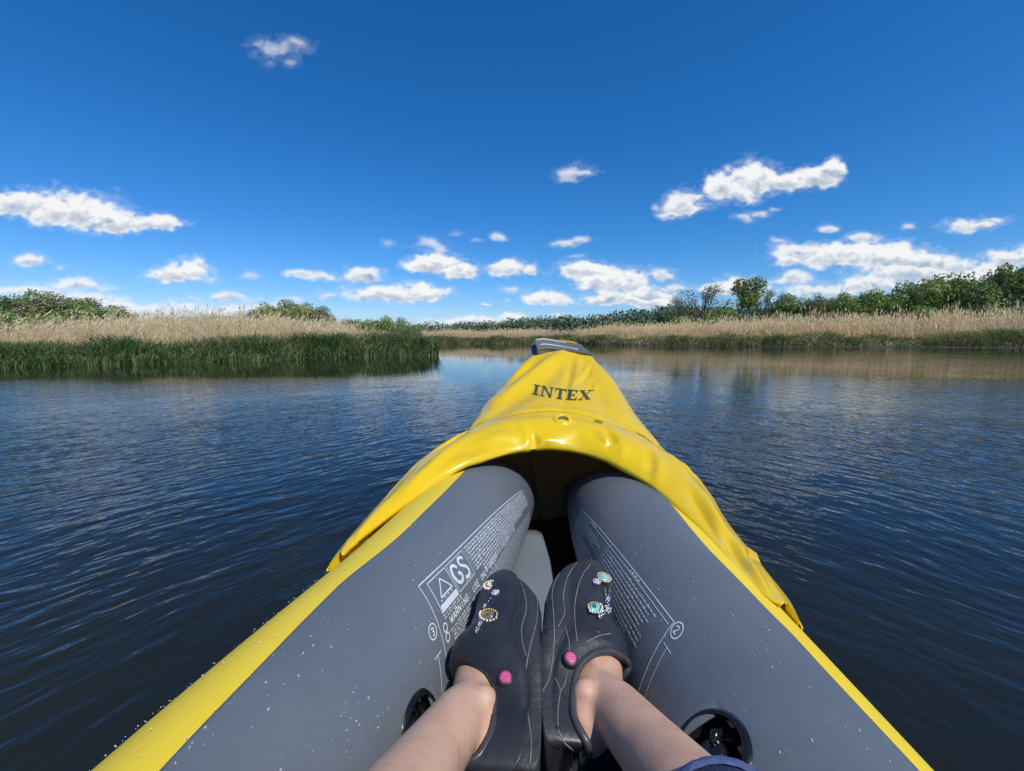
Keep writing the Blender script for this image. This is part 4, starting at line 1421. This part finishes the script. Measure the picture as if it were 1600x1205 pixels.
qs += [[(a_ + .0, .57 + b_) for a_, b_ in ((-.04, 0), (-.03, 0), (-.03, .012), (-.04, .012))], [(-.04, .60), (-.03, .60), (-.03, .63), (-.04, .63)]]
rn = quads(qs, mapR)
for nm, dat in (('label_frame', fr), ('warning_text', txt), ('ring_number', rn)):
    obj(nm, dat[0], dat[1], M['white'], tubeR, smooth=False)

# ---- water drops on the vinyl
g_ = random.Random(12)
dp = []
for S_, a0, a1, n in ((LT, -55, 2, 260), (RT, -38, 15, 200)):
    for _ in range(n):
        Y = .2 + .42 * g_.random() ** 1.3; a = g_.uniform(a0, a1)
        if vnoise(np.array([Y * 16.]), np.array([a * .13]), 3)[0] < .38:
            continue
        p, nn = S_.pt(Y, a)
        r2 = g_.choice([.0003, .0003, .0004, .0005, .0006, .0009])
        L_ = g_.uniform(1.0, 2.2)
        dp.append(ball(p + nn * r2 * .3, r2, 6, 4, (1, L_, .8)))
for S_, a0, a1, n in ((LT, 8, 70, 150),):
    for _ in range(n):
        Y = .22 + .38 * g_.random(); a = g_.uniform(a0, a1)
        p, nn = S_.pt(Y, a); r2 = g_.choice([.0003, .0004, .0006])
        dp.append(ball(p + nn * r2 * .2, r2, 6, 4, (1, 1, .7)))
obj('water_drops', *join(dp), M['drop'], kayak, kind='stuff')

# ------------------------------------------------------------------ clogs
MIDP = Vector((0, .32, .243)); LAX = Vector((0, .985, .174)).normalized(); WAX = Vector((0, -.174, .985)).normalized()


def onplane(px, py, off=0):
    d = ray(px, py); o_ = MIDP + WAX * off
    return EYEV + d * ((o_ - EYEV).dot(WAX) / d.dot(WAX))


CR = [((883,1183),(915,1177),.010,1), ((860,1175),(919,1169),.028,.95), ((850,1157),(910,1152),.034,.93), ((846,1120),(897,1125),.036,.93), ((845,1085),(895,1095),.037,.93), ((844,1055),(899,1060),.040,.9),
      ((844,1035),(911,1036),.044,.85), ((845,1015),(931,1022),.046,.78), ((847,996),(955,1019),.047,.62), ((848,981),(974,1029),.047,.34), ((849,968),(983,1038),.047,.0),
      ((850,958),(979,1012),.047,.0), ((851,948),(966,993),.047,0), ((854,940),(957,970),.047,0), ((858,926),(953,942),.045,0), ((864,913),(953,915),.041,0), ((872,902),(946,893),.034,0),
      ((881,893),(930,882),.024,0), ((894,884),(909,880),.008,0)]
CL = [((800,1232),(742,1216),.010,1), ((828,1222),(729,1199),.028,.95), ((840,1205),(750,1184),.034,.93), ((845,1165),(769,1150),.036,.93), ((846,1125),(776,1118),.037,.93), ((846,1090),(777,1083),.040,.9),
      ((846,1062),(768,1058),.044,.85), ((846,1042),(752,1043),.046,.78), ((846,1022),(732,1033),.047,.62), ((846,1005),(717,1033),.047,.34), ((846,990),(706,1038),.047,.0),
      ((846,978),(713,1018),.047,.0), ((846,966),(732,1000),.047,0), ((844,958),(742,979),.047,0), ((842,947),(748,957),.045,0), ((837,936),(754,934),.041,0), ((829,926),(762,916),.034,0),
      ((818,916),(777,904),.024,0), ((803,907),(791,900),.008,0)]


def build_clog(ST, sx_, label, rivet, lines, charms, holes):
    hw = np.array([h for a, b, h, e in ST]); eo = np.array([e for a, b, h, e in ST])
    S = np.array([onplane(*a, .70 * h * .86) - WAX * (.70 * h * .86) for a, b, h, e in ST])
    E_ = np.array([onplane(*b, .90 * h * e * .86) - WAX * (.90 * h * e * .86) for a, b, h, e in ST])
    m = 6
    S = catmull(S, m); E_ = catmull(E_, m)
    x = np.arange(len(ST)); xx = np.linspace(0, len(ST) - 1, len(S))
    hw = catmull(np.stack([hw * .86] * 3, -1), m)[:, 0]; eo = np.interp(xx, x, eo)
    W = np.array(WAX)
    base = S[len(S) // 2]
    root = empty('clog', tuple(S[20] * .5 + E_[20] * .5 - W * .045), label, 'clog', 'pair of black clogs')

    def shell(f0, f1, nf, grow, opened=True):
        V = []
        for k in range(len(S)):
            row = []
            for sgn_ in (1, -1):
                r2 = []
                for j in range(nf):
                    f = f0 + (f1 - f0) * j / (nf - 1)
                    p = S[k] * (1 - f) + E_[k] * f
                    closed_w = (1 - f ** 3.2) ** .55 if f < 1 else 0
                    if f < .1:
                        closed_w = min(closed_w, .80 + 2 * f)
                    # platform flare at the bottom, waist above it
                    waist = 1 - .05 * math.exp(-((f - .36) / .08) ** 2)
                    open_w = 1 - .10 * f ** 2
                    w_ = hw[k] * (closed_w * (1 - eo[k]) + open_w * eo[k]) * waist
                    if k < 4 * m and eo[k] > .9:
                        w_ = hw[k] * open_w
                    r2.append(p + W * sgn_ * w_ * grow)
                row.append(r2)
            V += row[0] + row[1][::-1]
        return np.array(V), 2 * nf

    # sole
    V, nv = shell(0, .32, 9, 1.035)
    F = grid_faces(len(S), nv).tolist()
    for k in range(len(S) - 1):                      # close the tread and the footbed
        a = k * nv; b = (k + 1) * nv
        F.append((a + nv - 1, a, b, b + nv - 1))
        F.append((a + nv // 2 - 1, b + nv // 2 - 1, b + nv // 2, a + nv // 2))
    F.append(tuple(range(nv))); F.append(tuple(range((len(S) - 1) * nv, len(S) * nv)))
    for i in range(1, len(S) - 1):
        V[i * nv: (i + 1) * nv] += 0
    sole = obj('sole', V.tolist(), F, M['clog_sole'], root)
    # upper
    V, nv = shell(.29, 1, 22, 1.0)
    # soft dents of the foam
    F = grid_faces(len(S), nv)
    upper = obj('upper', V.tolist(), F.tolist() + [tuple(range(nv))], M['clog'], root)
    md = upper.modifiers.new('thick', 'SOLIDIFY'); md.thickness = .004; md.offset = -1
    # rolled edge of the opening
    nf = nv // 2
    k1 = 10 * m
    e1 = [Vector(V[k * nv + nf - 1]) for k in range(2, k1 + 1)]; e2 = [Vector(V[k * nv + nf]) for k in range(2, k1 + 1)]
    loop = e1 + e2[::-1]
    ra = [.0032] * len(loop)
    cen_ = sum(loop, Vector()) / len(loop)
    loop = [p_ + WAX * (.0012 if (p_ - cen_).dot(WAX) > 0 else -.0012) for p_ in loop]
    obj('opening_edge', *tube(loop[::2], .0034, 8), M['clog_edge'], root)
    # collar band round the instep, slightly proud
    cb_ = []
    for k in list(range(6 * m, 14 * m)):
        pass
    bv = BVHTree.FromPolygons([tuple(p) for p in V], [tuple(f) for f in F.tolist()])
    sb = bvh_of(sole)

    def cast(px, py, lift):
        best = None
        for b_ in (bv, sb):
            p, nn = hit(b_, px, py, lift)
            if p is not None and (best is None or (p - EYEV).length < (best[0] - EYEV).length):
                best = (p, nn)
        return best

    for ln in lines:
        P = catmull(np.array([(a, b, 0) for a, b in ln], float), 6)
        pts = [cast(p[0], p[1], .0002) for p in P]
        pts = [p[0] for p in pts if p is not None]
        if len(pts) > 3:
            obj('ridge', *tube(pts, .0006, 6), M['groove'], root)
    for h_ in holes:
        c_ = cast(h_[0], h_[1], .0004)
        if c_:
            obj('vent_hole', *lathe([(.0035 * h_[2], -.0006), (.0026 * h_[2], .0002), (.0, .0003)], c_[0], c_[1], 12), M['dark'], root)
    # rivet with pink face
    c_ = cast(*rivet, .001)
    p, nn = c_
    nn = (nn + WAX).normalized(); p = p + nn * .0022
    k_ = .70
    rv = obj('strap_rivet', *lathe([(.0108 * k_, -.004), (.0110 * k_, .001), (.0098 * k_, .0026), (.0080 * k_, .0028), (.0, .0028)], p, nn, 28), M['clog'], root)
    obj('rivet_face', *lathe([(.0080 * k_, .0028), (.0078 * k_, .0034), (.0070 * k_, .0037), (.0, .0038)], p, nn, 28), M['pink'], rv, label='pink face of the rivet')
    u_ = (Vector((0, 1, 0)) - nn * nn.y).normalized(); v2 = nn.cross(u_)
    q2 = []
    for i, (a, b) in enumerate(((-.004, -.002), (-.0015, -.003), (.0015, -.0025), (.004, -.0015), (-.003, .001), (0, .0015), (.003, .001), (-.001, .0038), (.0018, .0036))):
        cc = p + nn * .0041 + u_ * b * k_ + v2 * a * k_
        q2.append(tube([cc - v2 * .0007 - u_ * .0006 * (i % 2), cc + v2 * .0007 + u_ * .0005 * ((i + 1) % 2)], .00032, 4))
    obj('rivet_print', *join(q2), M['pale_pink'], rv)
    # charms
    for ch in charms:
        kind, px, py, sz = ch[:4]
        c_ = cast(px, py, .0015)
        if c_ is None:
            c_ = (onplane(px, py, .03), WAX.copy())
        p, nn = c_
        nn = (nn * .35 + (Vector((0, -.1, 1))) * 1.0).normalized()
        p = p + nn * .0028 + Vector((-.0012 * sx_, 0, 0))
        u_ = (Vector((0, 1, .3)) - nn * Vector((0, 1, .3)).dot(nn)).normalized(); v2 = nn.cross(u_)
        circ = lambda r2, n, ph=0, el=1.0: [p + (u_ * math.cos(a + ph) + v2 * math.sin(a + ph) * el) * r2 for a in np.linspace(0, 2 * math.pi, n, endpoint=False)]
        if kind == 'disc':
            cl_ = obj('charm', *join([lathe([(sz * .8, -.001), (sz * .82, .0012), (.0, .0014)], p, nn, 24)]), M['gold'], root, label='round teal and gold charm')
            obj('enamel', *join([lathe([(sz * .66, .0012), (sz * .62, .0024), (sz * .3, .0026), (.0, .003)], p, nn, 24)]), M['teal'], cl_)
            obj('bead_rim', *join([ball(q_ + nn * .0012, sz * .11, 6, 4) for q_ in circ(sz * .80, 22)]), M['gold'], cl_)
            c2 = circ(sz * .26, 9)
            obj('swirl', *join([tube([q_ + nn * .0032 for q_ in c2[:7]], sz * .06, 5)]), M['white'], cl_)
        elif kind == 'coin':
            cl_ = obj('charm', *lathe([(sz * .8, -.001), (sz * .8, .0012), (.0, .0016)], p, nn, 24), M['pearl'], root, label='round cream charm with beaded edge')
            obj('bead_rim', *join([ball(q_ + nn * .0012, sz * .16, 6, 4) for q_ in circ(sz * .86, 15)]), M['pearl'], cl_)
            obj('enamel', *join([tube([q_ + nn * .0018 for q_ in circ(sz * .45, 14)], sz * .10, 5)]), M['gold'], cl_)
        elif kind == 'gem':
            cl_ = obj('charm', *lathe([(sz * .9, -.001), (sz * 1.0, .0012), (sz * .6, .003), (.0, .0034)], p, nn, 8), M['crystal'], root, smooth=False, label='clear round crystal charm')
            obj('setting', *join([ball(q_ + nn * .001, sz * .20, 6, 4) for q_ in circ(sz, 8)]), M['silver'], cl_)
        elif kind == 'chain':
            q1 = cast(px, py, .003); q2 = cast(ch[4], ch[5], .003)
            if q1 and q2:
                a = q1[0]; b = q2[0]; P_ = []
                n = 6
                for i in range(n):
                    cc = a.lerp(b, (i + .5) / n); dr_ = (b - a).normalized(); sd2 = nn.cross(dr_) if i % 2 else nn
                    P_.append(tube([cc + dr_ * sz * 1.3 * math.cos(t2) + sd2 * sz * .7 * math.sin(t2) for t2 in np.linspace(0, 2 * math.pi, 9)], sz * .25, 5))
                obj('charm_chain', *join(P_), M['silver'], root)
        elif kind == 'eye':
            rot = R(ch[4])
            uu = v2 * math.cos(rot) + u_ * math.sin(rot); vv = nn.cross(uu)
            almond = lambda r2, e: [p + uu * r2 * math.cos(a) + vv * r2 * e * math.sin(a) * (1 - .25 * abs(math.cos(a))) for a in np.linspace(0, 2 * math.pi, 25)[:-1]]
            A1 = almond(sz, .62)
            cl_ = obj('charm', [q_ - nn * .0008 for q_ in A1] + [q_ + nn * .0014 for q_ in A1], [tuple(range(24, 48))] + [(i, (i + 1) % 24, 24 + (i + 1) % 24, 24 + i) for i in range(24)], M[ch[5]], root, label='eye shaped charm edged with beads')
            obj('lash_beads', *join([ball(p + uu * sz * 1.12 * math.cos(a) + vv * sz * .92 * math.sin(a) + nn * .001, sz * .15, 6, 5) for a in np.linspace(-math.pi * .95, -.15, 9)]), M['pearl'], cl_)
            obj('lid_beads', *join([ball(p + uu * sz * .95 * math.cos(a) + vv * sz * .72 * math.sin(a) + nn * .0015, sz * .12, 6, 5) for a in np.linspace(.1, math.pi - .1, 11)]), M['gold'], cl_)
            obj('iris', *lathe([(sz * .26, .0014), (sz * .24, .0026), (.0, .0030)], p, nn, 16), M['blue_gem'], cl_)
        elif kind == 'beads':
            obj('charm', *join([ball(p + u_ * a * sz + v2 * b * sz + nn * .001, sz * c3, 7, 5) for a, b, c3 in ((0, 0, .55), (.8, .3, .4), (-.7, .4, .42), (.2, -.9, .36), (-.9, -.5, .33), (1.3, -.5, .3), (-1.5, .1, .3))]),
                M['crystal' if len(ch) > 4 else 'silver'], root, label='cluster of clear and silver beads')
    return root, upper


LNL = [[(799,917),(802,954),(796,989),(786,1030)], [(812,906),(820,929),(822,954),(815,980),(816,1003),(822,1025)], [(823,909),(838,934),(839,966),(830,1003),(823,1037),(820,1072),(825,1118),(830,1158),(828,1195)],
       [(806,1012),(797,1037),(795,1060),(795,1085)], [(812,1095),(799,1126),(796,1169)], [(738,1002),(756,1008),(772,1022),(784,1040)]]
LNR = [[(923,881),(908,903),(899,937),(898,969),(902,1003)], [(903,877),(886,903),(880,934),(882,957),(872,980)], [(892,875),(872,900),(863,926),(865,960),(866,995),(863,1032),(858,1060),(848,1080)],
       [(883,980),(889,1003),(889,1020)], [(886,1049),(882,1069),(876,1080)], [(866,1058),(875,1078),(872,1106),(872,1135),(880,1158),(895,1172)], [(955,990),(935,994),(916,1004)]]
clogL, upL = build_clog(CL, -1, 'black platform clog on the left foot, cream coin charm above an orange eye charm', (791, 1064), LNL,
    [('coin', 766, 920, .0088), ('gem', 774, 932, .0046), ('chain', 770, 938, .0016, 760, 952), ('eye', 764, 967, .0100, 215, 'gold'), ('beads', 752, 972, .0032, 1), ('beads', 745, 990, .0026), ('beads', 758, 953, .0030), ('chain', 756, 975, .0016, 745, 992), ('beads', 749, 981, .0024, 1)],
    [(777, 946, 1.3), (790, 935, 1.0), (809, 1129, 1.1), (793, 1148, 1.1), (775, 1000, 1.0)])
clogR, upR = build_clog(CR, 1, 'black platform clog on the right foot, turquoise disc charm above a silver bead eye', (890, 1033), LNR,
    [('disc', 943, 907, .0105), ('gem', 932, 914, .0046), ('chain', 942, 920, .0016, 945, 944), ('eye', 929, 955, .0085, 140, 'teal'), ('beads', 948, 957, .0042, 1), ('beads', 941, 962, .0034), ('beads', 948, 940, .0028, 1), ('chain', 949, 915, .0018, 948, 950), ('beads', 937, 968, .0026)],
    [(925, 933, 1.4), (935, 985, 1.1), (855, 986, 1.1), (871, 1141, 1.0)])

# ------------------------------------------------------------------ the paddler's legs (one body, feet inside the clogs)
person = empty('person', (0, -.15, .09), 'bare lower legs of a person sitting in the kayak with feet in black clogs', 'person')


def capsule(a, b, ra, rb, n=9):
    a = Vector(a); b = Vector(b)
    return [(a.lerp(b, i / (n - 1)), ra + (rb - ra) * i / (n - 1)) for i in range(n)]


def atz(px, py, z):
    d = ray(px, py)
    return EYEV + d * ((z - EYE) / d.z)


def legspheres(side):
    if side < 0:
        heel = onplane(752, 1160, .004); ank = onplane(745, 1100, .004); inst = onplane(750, 1050, -.006); ball_ = onplane(785, 975, -.010); toe = onplane(800, 930, -.010)
        arch = onplane(790, 1050, -.008); mal = onplane(757, 1104, .0185)
        low = atz(716, 1124, .270); low2 = atz(671, 1188, .285); lower = atz(600, 1300, .31)
        knee = Vector((-.20, -.03, .41)); hip = Vector((-.11, -.38, .27))
    else:
        heel = onplane(914, 1132, .004); ank = onplane(931, 1088, .004); inst = onplane(935, 1038, -.006); ball_ = onplane(905, 965, -.010); toe = onplane(903, 910, -.010)
        arch = onplane(888, 1040, -.008); mal = onplane(914, 1094, .0185)
        low = atz(965, 1112, .270); low2 = atz(1020, 1176, .285); lower = atz(1110, 1290, .31)
        knee = Vector((.24, -.03, .41)); hip = Vector((.11, -.38, .27))
    low, low2, lower = Vector(low), Vector(low2), Vector(lower)
    B = []
    B += capsule(heel, ank, .0245, .0265); B += capsule(heel, arch, .020, .021); B += capsule(ank, inst, .0265, .025); B += capsule(inst, ball_, .023, .020); B += capsule(ball_, toe, .020, .014)
    B += capsule(arch, ball_, .020, .020)
    B += capsule(ank, low, .0245, .0242); B += capsule(low, low2, .0242, .0262, 14); B += capsule(low2, lower, .0262, .0310, 16)
    mid = lower.lerp(knee, .5)
    B += capsule(lower, mid, .0310, .043, 20); B += capsule(mid, knee, .042, .046, 20)
    B += capsule(knee, hip, .050, .075, 30)
    B += [(mal + WAX * .0085, .0122)]
    for k_ in range(8):                                 # tendon between ankle and instep
        B += [(ank.lerp(inst, k_ / 7) + WAX * .0235 + Vector((-side * .004, 0, 0)), .0048)]
    ach = heel.lerp(low, .55) - LAX * .010
    B += capsule(heel - LAX * .006, ach, .015, .0105, 8); B += capsule(ach, low - LAX * .008, .0105, .017, 8)
    return B


spheres = legspheres(-1) + legspheres(1) + capsule((-.11, -.38, .27), (.11, -.38, .27), .085, .085, 12)
V, F = join([ball(c, r2, 20, 14) for c, r2 in spheres])
me = mesh('legs', V, F, M['skin'])
lo = link('legs', me, person)
md = lo.modifiers.new('remesh', 'REMESH'); md.mode = 'VOXEL'; md.voxel_size = .003; md.use_smooth_shade = True
md = lo.modifiers.new('smooth', 'SMOOTH'); md.iterations = 9; md.factor = .6

# rolled navy trouser cuffs high on the shins and the trousers behind the camera
for side, (a, b, kn, hp_) in ((-1, (atz(535, 1400, .322), atz(480, 1480, .34), Vector((-.20, -.03, .41)), Vector((-.11, -.38, .27)))),
                              (1, (atz(1136, 1322, .310), atz(1204, 1424, .331), Vector((.24, -.03, .41)), Vector((.11, -.38, .27))))):
    a, b = Vector(a), Vector(b)
    pts = [a, a.lerp(b, .35), b, b.lerp(kn, .5), kn, kn.lerp(hp_, .4), hp_, Vector((0, -.42, .28))]
    rad = [.0385, .041, .045, .054, .060, .074, .095, .105]
    P = catmull(np.array([tuple(p) for p in pts]), 5); rr_ = catmull(np.array([[x_] * 3 for x_ in rad]), 5)[:, 0]
    rr_ = [r2 * (1 + .03 * math.sin(i * 2.1)) for i, r2 in enumerate(rr_)]
    o = obj('trouser_leg', *tube([Vector(p) for p in P], rr_, 28, cap=False), M['cloth'], person)
    md = o.modifiers.new('thick', 'SOLIDIFY'); md.thickness = .003
    hem = tube([Vector(p) for p in P[:3]], [rr_[0] + .0015, rr_[1] + .0035, rr_[2] + .002], 28, cap=False)
    obj('hem', *hem, M['cloth_trim'], o)
